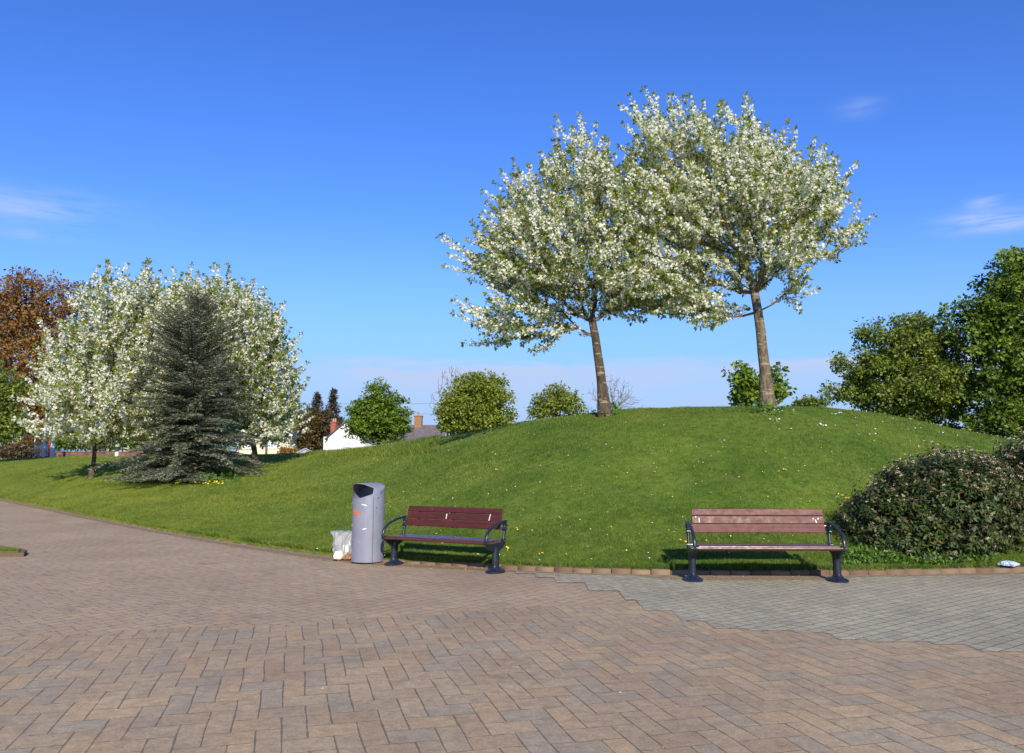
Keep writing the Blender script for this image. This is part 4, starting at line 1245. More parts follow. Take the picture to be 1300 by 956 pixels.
# ------------------------------------------------------------------ evergreen shrubs at the right
def shrub(label, blobs, n_shoots, seed, flower_p, base):
    r = np.random.default_rng(seed)
    root = empty('evergreen_shrub', tuple(base)); tag(root, label, 'shrub', 'evergreen shrubs by the kerb')
    B = np.array(base)
    bl = np.array(blobs)
    P = sample_blobs(blobs, n_shoots * 3, r, 0.22)
    P = P[P[:, 2] > 0.12][:n_shoots]
    # outward direction from nearest lobe centre
    dd = (P[:, None, :] - bl[None, :, :3]) / bl[None, :, 3:6]
    q = np.linalg.norm(dd, axis=2)
    near = np.argmin(q, 1)
    depth = q.min(1)
    keep = depth > 0.55
    P, near, depth = P[keep], near[keep], depth[keep]
    out = unit(dd[np.arange(len(dd))][keep][np.arange(len(P)), near] / bl[near, 3:6])
    out = unit(out + np.array([0, 0, 0.25]) + r.normal(0, 0.25, out.shape))
    stems = MB()
    LP, LA, LN, LR, LS = [], [], [], [], []
    FP, FR = [], []
    for i, (p, o_) in enumerate(zip(P, out)):
        p = p - B
        Ls = r.uniform(0.10, 0.2) if r.random() < 0.86 else r.uniform(0.2, 0.36)
        if i % 3 == 0:
            stems.tube([p - o_ * 0.35, p, p + o_ * Ls], [0.007, 0.005, 0.003], 3, False)
        tone = r.normal(0, 0.13)
        n = 9
        th = r.uniform(0, 2 * PI) + np.arange(n) * 2.4
        s1 = unit(np.cross(o_, [0.3, 0.1, 1])); s2 = np.cross(o_, s1)
        h = np.linspace(0, 1, n)
        rad = np.cos(th)[:, None] * s1 + np.sin(th)[:, None] * s2
        LP.append(p + np.outer(h * Ls, o_))
        LA.append(rad * 0.9 + o_ * 0.35 + np.array([0, 0, -0.45]) + r.normal(0, 0.2, (n, 3)))
        LN.append(o_ * 0.9 + rad * 0.1 + np.array([0, 0, 0.5]) + r.normal(0, 0.25, (n, 3)))
        LR.append(0.42 + tone + r.normal(0, 0.2, n)); LS.append(r.uniform(0.065, 0.105, n))
        fp = flower_p * (0.25 + 0.75 * max(0, min(1, (p[2] + B[2] - 0.5) / 0.9)))
        if r.random() < fp:
            m = 16
            c = p + o_ * (Ls + 0.015)
            e = r.normal(0, 1, (m, 3)); e = e - np.outer(e @ o_, o_) * 0.7
            FP.append(c + unit(e) * r.random((m, 1)) * r.uniform(0.024, 0.048)); FR.append(np.full(m, r.uniform(0.1, 0.8)) + r.normal(0, 0.18, m))
    stems.build('stem', M['bark_dark'], root)
    LP = np.concatenate(LP); n = len(LP); LS = np.concatenate(LS)
    card_mesh('foliage', cards(LP, np.concatenate(LA), np.concatenate(LN), LS, LS * 0.42, -0.12), np.concatenate(LR), M['viburnum'], root)
    if FP:
        FP = np.concatenate(FP); n = len(FP)
        ax = unit(r.normal(size=(n, 3)))
        card_mesh('flower_heads', cards(FP - ax * 0.009, ax, r.normal(size=(n, 3)) + [0, -.3, 0.8], 0.019, 0.017), np.concatenate(FR), M['vib_flower'], root)
    # bare inner wood that keeps the middle of the shrub opaque
    core = MB()
    rr_ = random.Random(seed)
    for (x, y, z, a, b, c) in blobs:
        for k in range(90):
            v = Vector((rr_.gauss(0, 1), rr_.gauss(0, 1), rr_.gauss(0, 1))).normalized()
            e = Vector((x + v.x * a * 0.85, y + v.y * b * 0.85, max(0.05, z + v.z * c * 0.85)))
            core.tube([Vector((x + rr_.uniform(-.2, .2), y + rr_.uniform(-.1, .1), 0.02)) - Vector(B), Vector((x, y, z)) * 0.5 + e * 0.5 - Vector(B), e - Vector(B)], [0.016, 0.010, 0.005], 4, False)
    core.build('branch', M['bark_dark'], root)
    print('shrub leaves', len(LP))
    return root
y0 = 13.75
def sb(px, py, rx, ry, y, dy):
    c = at(px, py, y); k = ppm(y, c[2])
    return (c[0], c[1], c[2], rx / k, dy, ry / k)
s1 = [sb(1195, 650, 82, 66, 13.9, 1.0), sb(1130, 672, 58, 48, 13.8, 0.85), sb(1212, 625, 62, 48, 14.3, 0.9), sb(1170, 690, 62, 30, 13.5, 0.6), sb(1255, 645, 42, 60, 14.2, 0.8), sb(1150, 640, 40, 36, 14.1, 0.7)]
shrub('large rounded dark evergreen shrub with pinkish flower heads, right of the right bench', s1, 5200, 81, 0.40, (at(1190, 650, 13.9)[0], 13.9, EDGE))
s2 = [sb(1345, 640, 68, 82, 14.2, 1.0), sb(1310, 622, 46, 62, 14.6, 0.8), sb(1400, 650, 80, 74, 14.0, 1.0)]
shrub('second dark evergreen shrub cut off by the right edge of the picture', s2, 3600, 82, 0.32, (at(1360, 650, 14.2)[0], 14.2, EDGE))

# weeds under the shrub and at tree feet
r = np.random.default_rng(91)
P = []
for k in range(260):
    P.append(hit(r.uniform(1068, 1262), r.uniform(706, 719), ymin=12.2))
for k in range(90):
    P.append(hit(r.uniform(1085, 1140), r.uniform(698, 712), ymin=12.2))
for k in range(70):
    P.append(hit(r.uniform(205, 310), r.uniform(604, 614), ymin=20))
for k in range(26):
    P.append(hit(r.choice([768, 975]) + r.normal(0, 12), 524 + r.normal(0, 3), ymin=17))
LP, LA, LN, LR, LS = [], [], [], [], []
for p in P:
    n = 10
    big = 1.0 if p[1] < 18 else 2.0
    off = r.normal(0, 0.04, (n, 3)) * big; off[:, 2] = r.uniform(0.0, 0.10, n) * big
    LP.append(p + off); LA.append(r.normal(0, 1, (n, 3)) + [0, 0, 0.7]); LN.append(r.normal(0, 0.4, (n, 3)) + [0, -0.2, 1]); LR.append(r.random(n)); LS.append(r.uniform(0.035, 0.07, n) * big)
LS = np.concatenate(LS)
o = card_mesh('weeds', cards(np.concatenate(LP), np.concatenate(LA), np.concatenate(LN), LS, LS * 0.55), np.concatenate(LR), M['weed'], None)
tag(o, 'leafy green weeds under the shrub and round the tree feet', 'weeds', kind='stuff')
# fallen leaves and petals on the paving
P, A_ = [], []
n = 520
LPx = r.uniform(380, 1300, n)
pts = []
for a in LPx:
    yk = kerb_y(pxt(a)); d = abs(r.normal(0, 0.28)) + 0.01
    y = yk - d
    pts.append((pxt(a) * y, y, 0.015))
for k in range(160):
    pts.append(tuple(on0(r.uniform(0, 1300), r.uniform(735, 950), 0.012)))
pts = np.array(pts); n = len(pts)
sz = np.where(np.arange(n) < 520, r.uniform(0.012, 0.035, n), r.uniform(0.008, 0.02, n))
o = card_mesh('fallen_petals', cards(pts, np.c_[r.normal(size=(n, 2)), np.zeros(n)], np.c_[r.normal(0, 0.3, (n, 2)), np.ones(n)], sz, sz * 0.7), np.where(np.arange(n) < 520, r.uniform(0, 0.6, n), r.uniform(0.5, 1, n)), M['vib_flower'], None)
tag(o, 'scattered dry leaves and petals on the paving by the kerb', 'litter', kind='stuff')

# ------------------------------------------------------------------ bench
def bench_parts(root, plank, seatm, scuffs):
    Lb = 0.99                                     # half distance between the posts
    # the feet
    for sx in (-1, 1):
        x = sx * Lb
        g = MB()
        g.lathe([(0.140, 0.002), (0.140, 0.020), (0.127, 0.032), (0.085, 0.048), (0.060, 0.075), (0.052, 0.10)], (x, 0, 0), 28, 1.0, 1.4)
        g.tube([(x, 0, 0.09), (x, 0, 0.20), (x, 0.005, 0.38)], [(0.054, 0.072), (0.050, 0.066), (0.054, 0.076)], 16, True, flat=(1, 0, 0))
        for a in (0.6, 2.5, 3.9, 5.6):
            g.lathe([(0.012, 0.030), (0.012, 0.045), (0.006, 0.050)], (x + math.cos(a) * 0.11, math.sin(a) * 0.135, 0), 8)
        leg = g.build('leg', M['iron'], root, smooth=True)
        # cast side frame: cradle, rear upright and curved arm
        g = MB()
        w_ = 0.024
        # cradle under the seat, a flattened Y from the column to front and back
        g.prism([(-0.27, 0.460), (-0.285, 0.430), (-0.21, 0.375), (-0.09, 0.315), (0.08, 0.315), (0.19, 0.36), (0.26, 0.41), (0.28, 0.465), (0.16, 0.450), (0.0, 0.438), (-0.15, 0.445)], 'x', x - w_, x + w_)
        # rear upright leaning back
        g.tube([(x, 0.235, 0.42), (x, 0.255, 0.52), (x, 0.275, 0.63), (x, 0.302, 0.75)], [(0.030, 0.030), (0.022, 0.026), (0.020, 0.026), (0.022, 0.030)], 12, True, flat=(1, 0, 0))
        for (yy_, zz_) in ((0.238, 0.460), (0.272, 0.642), (0.292, 0.722)):
            g.tube([(x - 0.030, yy_, zz_), (x + 0.030, yy_, zz_)], 0.033, 14)
        # arm, sweeping forwards and down to the seat front
        arm = []
        for k in range(15):
            th = k / 14
            yy_ = 0.305 - 0.615 * math.sin(th * PI / 2) ** 1.25
            zz_ = 0.490 + 0.280 * math.cos(th * PI / 2) ** 0.80
            arm.append((x + sx * 0.012, yy_, zz_))
        g.tube(arm, [(0.026, 0.020)] * 6 + [(0.024, 0.019)] * 5 + [(0.026, 0.021)] * 4, 12, True, flat=(1, 0, 0))
        g.tube([(x + sx * 0.012, -0.31, 0.500), (x, -0.290, 0.465), (x, -0.25, 0.43)], [0.026, 0.030, 0.026], 12)
        g.tube([(x - 0.030, -0.288, 0.465), (x + 0.034, -0.288, 0.465)], 0.034, 14)
        arm_o = g.build('side_frame', M['iron'], root, smooth=True)
        for (yy_, zz_) in ((0.272, 0.642), (0.292, 0.722), (-0.288, 0.465), (0.238, 0.460)):
            g = MB(); g.tube([(x + sx * 0.028, yy_, zz_), (x + sx * 0.041, yy_, zz_)], 0.013, 10)
            g.build('bolt', M['steel'], arm_o)
    # steel rods joining the sides behind the planks
    for (yy_, zz_) in ((0.272, 0.642), (0.292, 0.722), (0.238, 0.460)):
        g = MB(); g.tube([(-Lb + 0.02, yy_, zz_), (Lb - 0.02, yy_, zz_)], 0.014, 12)
        g.build('rod', M['steel'], root, smooth=True)
    # backrest planks, lowest bowed a little forwards at the foot
    tilt = R(-15)
    for k, (h_, wd) in enumerate(((0.688, 0.118), (0.805, 0.106), (0.909, 0.092))):
        yc = 0.250 + (h_ - 0.688) * 0.27
        Mx = Matrix.Rotation(R((-7, -14, -23)[k]), 3, 'X')
        g = MB(); g.box((0, yc, h_), (1.86, 0.034, wd), Mx, 0.007)
        g.build('back_plank', plank, root)
    for xx_ in (-0.70, 0.0, 0.70):
        g = MB()
        g.tube([(xx_, 0.262, 0.62), (xx_, 0.340, 0.91)], [(0.02, 0.006)] * 2, 6, True, flat=(1, 0, 0))
        g.build('back_strap', M['iron'], root)
    # seat planks
    for k, (yc, zc, rx) in enumerate(((-0.235, 0.472, -4), (-0.115, 0.465, 0), (0.005, 0.464, 2), (0.125, 0.470, 4))):
        g = MB(); g.box((0, yc, zc), (1.90, 0.108, 0.036), Matrix.Rotation(R(rx), 3, 'X'), 0.009)
        g.build('seat_plank', seatm, root)
    # rounded nose along the front of the seat
    g = MB(); g.tube([(-Lb + 0.03, -0.297, 0.462), (Lb - 0.03, -0.297, 0.462)], [(0.024, 0.016)] * 2, 14, True, flat=(0, 0, 1))
    g.build('seat_nosing', seatm, root, smooth=True)
    for (xx_, zz_, ln, rot) in scuffs:
        g = MB()
        h_ = zz_ + 0.125
        yc = 0.250 + (h_ - 0.688) * 0.27 - 0.0185
        g.box((xx_, yc - 0.002, h_), (0.012, 0.003, ln), Matrix.Rotation(rot, 3, 'Y') @ Matrix.Rotation(R(-15), 3, 'X'))
        g.build('scratch_mark', M['scuff'], root)

def place_bench(pl, pr, label, plank, scuffs):
    a, b = on0(*pl), on0(*pr)
    c = (a + b) / 2
    rz = math.atan2(b[1] - a[1], b[0] - a[0])
    print('bench', a, b, np.linalg.norm(a - b), math.degrees(rz))
    root = empty('park_bench', (c[0], c[1], 0.006), rz)
    tag(root, label, 'bench', 'park benches in front of the mound')
    s = np.linalg.norm(a - b) / 1.98
    bench_parts(root, plank, M['seat_plank'], scuffs)
    return root, s
place_bench((880, 737.5), (1063, 738.5), 'park bench with worn reddish planks and dark iron arms, beside the evergreen shrub', M['plank_worn'],
            [(-0.875, 0.72, 0.02, 0.4), (-0.83, 0.675, 0.06, 0.0), (0.815, 0.665, 0.05, -0.4), (0.85, 0.70, 0.03, 0.8), (0.78, 0.70, 0.02, 0.2)])
lb, _ = place_bench((500.5, 717), (629, 727), 'angled park bench with dark maroon planks and dark iron arms, beside the litter bin', M['plank'],
            [(-0.12, 0.680, 0.085, 0.02), (0.72, 0.690, 0.11, 0.12)])
lb.scale = (0.95, 0.95, 0.95)

# ------------------------------------------------------------------ litter bin
def litter_bin():
    c = on0(465.5, 714.5)
    k = ppm(c[1], 0.6)
    Rr = 20.5 / k
    Zt = at(465, 613, c[1])[2]
    rz = R(237)                                     # the mouth looks to the front left
    root = empty('litter_bin', (c[0], c[1] + 0.05, 0.006), rz)
    tag(root, 'tall lavender-grey round metal litter bin with a hooded mouth, left of the angled bench', 'litter bin')
    hv = 0.175
    zc = Zt - hv - 0.01                              # wall height at the sides
    N = 96
    def ztop(u, v):                                  # vault along local x, rounded at the back
        e = max(0.0, 1 - (u / Rr) ** 2) ** 0.5
        back = max(0.0, min(1.0, (v + Rr) / (0.42 * Rr)))
        e2 = (1 - (1 - back) ** 2) ** 0.5
        return zc + hv * min(e ** 0.85, 1) * (0.10 + 0.90 * e2)
    def zwall(ph):
        u, v = Rr * math.sin(ph), Rr * math.cos(ph)
        if abs(ph) < R(58):
            return zc + 0.01 - 0.085 * (1 - abs(ph) / R(58)) ** 0.9
        return None
    g = MB()
    vs, fs = [], []
    rows = 12
    for i in range(N):
        ph = -PI + 2 * PI * i / N
        zw = zwall(ph)
        if zw is None:
            zw = ztop(Rr * math.sin(ph), Rr * math.cos(ph))
        for j in range(rows):
            z = 0.02 + (zw - 0.02) * j / (rows - 1)
            vs.append((Rr * math.cos(ph), Rr * math.sin(ph), z))
    for i in range(N):
        i2 = (i + 1) % N
        for j in range(rows - 1):
            fs.append((i * rows + j, i2 * rows + j, i2 * rows + j + 1, i * rows + j + 1))
    g.add(vs, fs)
    o = g.build('body', M['bin'], root, smooth=True)
    # hood: vaulted sheet over the disk
    g = MB()
    vs, fs = [], []
    nr_, na = 14, 96
    for i in range(na):
        ph = -PI + 2 * PI * i / na
        for j in range(nr_ + 1):
            rr = Rr * 1.004 * (j / nr_) ** 0.8
            v, u = rr * math.cos(ph), rr * math.sin(ph)
            vs.append((v, u, ztop(u * 0.999, v) + 0.003))
    for i in range(na):
        i2 = (i + 1) % na
        for j in range(nr_):
            fs.append((i * (nr_ + 1) + j, i2 * (nr_ + 1) + j, i2 * (nr_ + 1) + j + 1, i * (nr_ + 1) + j + 1))
    g.add(vs, fs)
    o = g.build('hood', M['bin'], root, smooth=True)
    sm = o.modifiers.new('sheet', 'SOLIDIFY'); sm.thickness = 0.008; sm.offset = -1
    # liner inside
    g = MB(); g.lathe([(Rr * 0.90, 0.05), (Rr * 0.90, zc - 0.17), (Rr * 0.70, zc - 0.18), (Rr * 0.6, zc - 0.30)], n=32)
    g.build('liner', M['bin_dark'], root)
    g = MB(); g.lathe([(Rr * 0.93, 0.0), (Rr * 0.93, 0.03), (Rr * 0.85, 0.032)], n=48)
    g.build('plinth', M['bin_dark'], root)
    def patch(name, mat, az_deg, z, w_, h_, t=0.004, par=None, shape=None):
        """a thin piece lying on the curved wall; az measured in the picture: 0 faces the camera, + to the right"""
        ph0 = R(-90 + az_deg) - rz
        g = MB(); n_ = 8
        vs, fs = [], []
        for i in range(n_ + 1):
            q = i / n_
            ph = ph0 + (q - 0.5) * w_ / Rr
            lo_, hi_ = (-h_ / 2, h_ / 2) if shape is None else shape(q)
            for (rr, zz) in ((Rr + 0.001, z + lo_), (Rr + t, z + lo_), (Rr + t, z + hi_), (Rr + 0.001, z + hi_)):
                vs.append((rr * math.cos(ph), rr * math.sin(ph), zz))
        for i in range(n_):
            for a in range(4):
                b_ = (a + 1) % 4
                fs.append((i * 4 + a, i * 4 + b_, i * 4 + 4 + b_, i * 4 + 4 + a))
        fs += [(0, 1, 2, 3), (n_ * 4 + 3, n_ * 4 + 2, n_ * 4 + 1, n_ * 4)]
        g.add(vs, fs)
        return g.build(name, mat, root)
    patch('door_seam', M['bin_dark'], 27, zc * 0.5 - 0.01, 0.006, zc - 0.05, 0.0022)
    patch('lock', M['bin_dark'], 46, zc - 0.06, 0.02, 0.016)
    patch('lock', M['bin_dark'], 38, zc - 0.215, 0.014, 0.014)
    patch('scuff', M['scuff'], -6, zc - 0.165, 0.085, 0.024, 0.0025, shape=lambda q: (-0.002 - 0.025 * q * q, 0.012 - 0.02 * q * q))
    patch('scuff', M['scuff'], -3, zc - 0.545, 0.07, 0.03, 0.0025, shape=lambda q: (-0.014 * math.sin(PI * min(1, q + .15)), 0.012 * q))
    patch('scuff', M['scuff'], -70, zc - 0.50, 0.05, 0.03, 0.0025)
    patch('scuff', M['scuff'], -66, zc - 0.14, 0.04, 0.02, 0.0025)
    for zz in (zc - 0.18, zc - 0.46):
        patch('hinge', M['steel'], 86, zz, 0.03, 0.02, 0.012)
    patch('paint_mark', M['orange'], -38, zc - 0.275, 0.17, 0.07, 0.003, shape=lambda q: (-0.035 + 0.030 * abs(q - 0.35) - (0.02 if 0.3 < q < 0.8 else 0), 0.036 - 0.055 * q + 0.010 * math.sin(q * 17)))
    patch('paint_mark', M['orange'], -20, zc - 0.355, 0.05, 0.028, 0.003, shape=lambda q: (-0.015 + 0.02 * q, 0.008 * math.sin(q * 9) + 0.004))
    patch('paint_mark', M['orange'], -36, zc - 0.405, 0.07, 0.02, 0.003, shape=lambda q: (-0.007, 0.004 + 0.006 * math.sin(q * 12)))
litter_bin()

# plastic bag of rubbish slumped against the bin
def crumple(name, prof, mat, seed, parent, loc, n=40, amp=0.16, sq=(1, 1, 1), rz=0):
    r_ = np.random.default_rng(seed)
    ph = r_.uniform(0, 6.28, 40)
    vs, fs = [], []
    m = len(prof)
    for i, (rr, z, ox) in enumerate(prof):
        for k in range(n):
            th = 2 * PI * k / n
            f = 1 + amp * (0.5 * math.sin(3 * th + ph[0] + z * 9) + 0.35 * math.sin(7 * th + ph[1] - z * 21) + 0.30 * math.sin(13 * th + ph[2] + z * 30)) + r_.normal(0, amp * 0.22)
            vs.append((math.cos(th) * rr * f * sq[0] + ox, math.sin(th) * rr * f * sq[1], z * sq[2] + r_.normal(0, 0.004)))
    for i in range(m - 1):
        for k in range(n):
            k2 = (k + 1) % n
            fs.append((i * n + k, i * n + k2, (i + 1) * n + k2, (i + 1) * n + k))
    fs.append(tuple(range(n))[::-1]); fs.append(tuple((m - 1) * n + k for k in range(n)))
    g = MB(); g.add(vs, fs)
    o = g.build(name, mat, parent, smooth=False, loc=loc)
    o.rotation_euler = (0, 0, rz)
    return o
c = on0(433, 712)
bag = empty('plastic_bag', (c[0] + 0.02, c[1] + 0.08, 0.012))
tag(bag, 'white see-through plastic bag of rubbish slumped on the paving left of the litter bin', 'bag')
crumple('sack', [(0.03, 0.004, 0.03), (0.13, 0.02, 0.03), (0.165, 0.08, 0.02), (0.175, 0.16, 0.0), (0.17, 0.25, -0.01), (0.16, 0.33, -0.01), (0.17, 0.40, -0.02), (0.175, 0.455, -0.02)], M['bag'], 5, bag, (0, 0, 0), amp=0.20, sq=(1.0, 0.85, 1))
crumple('wrapper', [(0.02, 0.0, 0), (0.06, 0.02, 0), (0.075, 0.07, 0.01), (0.05, 0.13, 0.02), (0.015, 0.16, 0.03)], M['wrapper'], 6, bag, (-0.06, -0.13, 0.012), amp=0.3)
crumple('carton', [(0.04, 0.0, 0), (0.07, 0.02, 0), (0.06, 0.08, 0.01), (0.02, 0.12, 0.02)], M['food_brown'], 7, bag, (0.08, -0.11, 0.012), amp=0.3)
# torn pale blue plastic at the shrub's foot
c = hit(1267, 713, ymin=12)
o = crumple('plastic_scrap', [(0.02, 0.0, 0), (0.10, 0.012, 0), (0.11, 0.03, 0.01), (0.07, 0.06, -0.02), (0.02, 0.075, -0.04)], M['blue_plastic'], 9, None, (c[0], 12.75, EDGE + 0.02), amp=0.3, sq=(1.25, 0.8, 1))
tag(o, 'crumpled pale blue plastic scrap lying behind the kerb under the right shrub', 'litter')

# ------------------------------------------------------------------ houses far behind
def window(g_root, x, z, w_, h_, y, frame=M['upvc'], glass=None):
    g = MB()
    t = 0.07
    g.box((x, y - 0.02, z + h_ / 2 - t / 2), (w_, 0.08, t)); g.box((x, y - 0.02, z - h_ / 2 + t / 2), (w_, 0.08, t))
    for sx in (-1, 0, 1):
        g.box((x + sx * (w_ / 2 - t / 2), y - 0.022, z), (t, 0.076, h_ - 2 * t - 0.002))
    fr = g.build('window', frame, g_root)
    g = MB(); g.box((x, y + 0.0, z), (w_ - t, 0.03, h_ - t)); g.build('pane', glass or M['glass'], fr)
    g = MB(); g.box((x, y - 0.06, z - h_ / 2 - 0.04), (w_ + 0.16, 0.14, 0.06)); g.build('sill', frame, fr)
def gable_house(name, label, loc, rz, w_, dep, wall_h, roof_h, wall, roof, barge=True, windows=(), chimney=None, brick=None):
    root = empty(name, loc, rz); tag(root, label, 'house', None)
    g = MB()
    g.prism([(-w_ / 2, -0.5), (w_ / 2, -0.5), (w_ / 2, wall_h), (0, wall_h + roof_h), (-w_ / 2, wall_h)], 'y', 0, dep)
    g.build('wall', wall, root)
    ov = 0.3; t = 0.14
    sl = roof_h / (w_ / 2)
    g = MB()
    for sx in (-1, 1):
        g.prism([(0, wall_h + roof_h + 0.02), (sx * (w_ / 2 + ov), wall_h - ov * sl + 0.02), (sx * (w_ / 2 + ov), wall_h - ov * sl + 0.02 + t), (0, wall_h + roof_h + 0.02 + t)], 'y', -0.22, dep + 0.2)
    rf = g.build('roof', roof, root)
    if barge:
        g = MB()
        for sx in (-1, 1):
            g.prism([(0, wall_h + roof_h - 0.10), (sx * (w_ / 2 + ov + .02), wall_h - ov * sl - 0.10), (sx * (w_ / 2 + ov + .02), wall_h - ov * sl + 0.12 + t), (0, wall_h + roof_h + 0.12 + t)], 'y', -0.28, -0.225)
        g.build('bargeboard', M['upvc'], root)
    for (x, z, ww, hh) in windows:
        window(root, x, z, ww, hh, 0, glass=M['pale_glass'])
    if chimney:
        (cx, cy, cw, z0, z1) = chimney
        g = MB(); g.box((cx, cy, (z0 + z1) / 2), (cw, cw * 0.9, z1 - z0)); g.box((cx, cy, z1 + 0.05), (cw + 0.14, cw * 0.9 + 0.14, 0.12))
        ch = g.build('chimney', brick or M['red_brick'], rf)
        for dx in (-0.2, 0.2):
            g = MB(); g.lathe([(0.12, 0.1), (0.10, 0.45), (0.13, 0.5)], (cx + dx * cw, cy, z1), 10); g.build('chimney_pot', M['clay'], rf)
    return root
y1 = 92
k = ppm(y1)
p = at(334, 576, y1)
gable_house('bungalow', 'cream gabled bungalow with a wide window, glimpsed under the cherry right of the conifer', (p[0], y1, p[2] - 0.6), R(4), 5.6, 8, 0.6 + (576 - 553) / k, 1.7, M['cream_render'], M['slate'],
            windows=((0.75, 0.6 + 1.15, 1.7, 1.05), (-1.4, 1.7, 1.2, 1.05)))
p = at(437, 574, y1)
hb = gable_house('bungalow', 'white gabled bungalow with a red brick chimney beside the bright green tree', (p[0] + 0.2, y1, p[2] - 0.8), R(-16), 4.5, 9, 0.8 + (574 - 556) / k, 1.75, M['white_render'], M['slate'], barge=False,
            windows=((0.1, 0.8 + 0.85, 0.7, 0.55),), chimney=(-2.15, 1.2, 0.62, 1.4, 0.8 + (574 - 536) / k))
g = MB(); g.box((-2.62, 1.6, 1.05), (0.75, 2.4, 2.9)); g.build('side_porch', M['white_render'], hb)
y2 = 100; k = ppm(y2)
p = at(538, 572, y2)
gable_house('house', 'house with a greyish roof and brown chimney half hidden by the domed tree', (p[0] + 2.5, y2, p[2] - 1), R(88), 6.5, 7.5, 1 + (572 - 560) / k, 1.75, M['white_render'], M['slate_brown'], barge=False,
            chimney=(-0.1, 3.2, 1.0, 2.0, 1 + (572 - 529) / k), brick=M['brown_brick'])
y3 = 75
p = at(150, 574, y3)
gable_house('bungalow', 'small cream gable just visible between the left cherry trunks', (p[0] + 0.3, y3, p[2] - 0.6), R(-8), 3.4, 6, 1.0, 1.0, M['cream_render'], M['slate'], barge=True, windows=((0, 0.9, 0.9, 0.5),))
p = at(14, 574, y3)
gable_house('bungalow', 'whitish house glimpsed through the brown tree at the left edge', (p[0], y3, p[2] - 0.6), R(6), 3.6, 6, 1.7, 1.0, M['white_render'], M['slate'], barge=True, windows=((0.5, 1.2, 0.8, 0.7),))
# garden shed roof
p = at(388, 576, 86)
sh = empty('shed', (p[0], 86, p[2] - 0.5), R(20)); tag(sh, 'small grey shed roof poking over the rise between the two bungalows', 'shed')
g = MB(); g.prism([(-0.72, -0.3), (0.72, -0.3), (0.72, 0.62), (0, 0.98), (-0.72, 0.62)], 'y', 0, 1.6); g.build('wall', M['shed'], sh)
g = MB()
for sx in (-1, 1):
    g.prism([(0, 1.00), (sx * 0.9, 0.55), (sx * 0.9, 0.62), (0, 1.07)], 'y', -0.15, 1.75)
g.build('roof', M['shed'], sh)

# low garden wall behind the left lawn
a, b = at(70, 581, 60), at(240, 580, 60)
g = MB(); g.box(((a[0] + b[0]) / 2, 60, a[2] - 0.1), (b[0] - a[0], 0.25, 0.95)); g.box(((a[0] + b[0]) / 2, 60, a[2] + 0.41), (b[0] - a[0] + 0.04, 0.31, 0.07))
tag(g.build('garden_wall', M['wall_brown']), 'long low weathered brown wall behind the left lawn', 'wall')
# dark railing left of it
rl = empty('railing', (at(2, 582, 59.5)[0], 59.5, float(at(2, 582, 59.5)[2]) - 0.45)); tag(rl, 'low dark iron railing behind the lawn at the far left', 'railing')
Lr = at(64, 582, 59.5)[0] - at(2, 582, 59.5)[0]
g = MB(); g.box((Lr / 2, 0, 0.95), (Lr, 0.05, 0.05)); g.box((Lr / 2, 0, 0.15), (Lr, 0.05, 0.05)); g.build('rail', M['fence'], rl)
for i in range(int(Lr / 0.16)):
    g = MB(); g.box((0.08 + i * 0.16, 0, 0.5), (0.03, 0.03, 1.0)); g.build('bar', M['fence'], rl)

# cars beyond the lawn
def car(label, loc, rz, paint):
    root = empty('parked_car', loc, rz); tag(root, label, 'car', 'cars parked beyond the lawn')
    prof = [(-2.05, 0.30), (-2.10, 0.62), (-2.02, 0.86), (-1.75, 0.95), (-1.1, 1.0), (-0.55, 1.40), (0.2, 1.47), (0.95, 1.42), (1.65, 1.02), (2.0, 0.92), (2.05, 0.55), (2.0, 0.30)]
    import bmesh
    me = bpy.data.meshes.new('body')
    bm = bmesh.new()
    ringL, ringR = [], []
    for (x, z) in prof:
        hw = 0.86 if z < 1.0 else 0.86 - (z - 1.0) * 0.48
        ringL.append(bm.verts.new((x, -hw, z))); ringR.append(bm.verts.new((x, hw, z)))
    n = len(prof)
    bm.faces.new(ringL); bm.faces.new(ringR[::-1])
    for i in range(n):
        j = (i + 1) % n
        bm.faces.new((ringL[i], ringR[i], ringR[j], ringL[j]))
    bmesh.ops.recalc_face_normals(bm, faces=bm.faces)
    bmesh.ops.bevel(bm, geom=bm.edges[:], offset=0.05, segments=2, affect='EDGES')
    bm.to_mesh(me); bm.free()
    me.materials.append(paint)
    o = bpy.data.objects.new('body', me); C.objects.link(o); o.parent = root
    for sy in (-1, 1):
        g = MB()
        def hw(z): return (0.86 - (z - 1.0) * 0.48) + 0.006
        for poly in ([(-0.95, 1.03), (-0.50, 1.35), (0.12, 1.41), (0.12, 1.03)], [(0.2, 1.03), (0.2, 1.41), (0.85, 1.37), (1.35, 1.05)]):
            b0 = len(g.v)
            vs = [(x, sy * hw(z), z) for x, z in poly] + [(x, sy * (hw(z) - 0.03), z) for x, z in poly]
            g.add(vs, [(0, 1, 2, 3), (7, 6, 5, 4), (0, 4, 5, 1), (1, 5, 6, 2), (2, 6, 7, 3), (3, 7, 4, 0)])
        g.build('side_window', M['glass'], root)
        for xw in (-1.3, 1.28):
            g = MB(); g.tube([(xw, sy * 0.72, 0.31), (xw, sy * 0.89, 0.31)], 0.31, 20)
            wl = g.build('wheel', M['tyre'], root)
            g = MB(); g.tube([(xw, sy * 0.885, 0.31), (xw, sy * 0.90, 0.31)], 0.19, 14); g.build('rim', M['steel'], wl)
        g = MB(); g.box((-2.06, sy * 0.62, 0.72), (0.08, 0.3, 0.14)); g.build('headlight', M['pale_glass'], root)
        g = MB(); g.box((2.02, sy * 0.66, 0.78), (0.08, 0.22, 0.16)); g.build('tail_light', M['lamp_red'], root)
    return root
p = at(182, 574, 68)
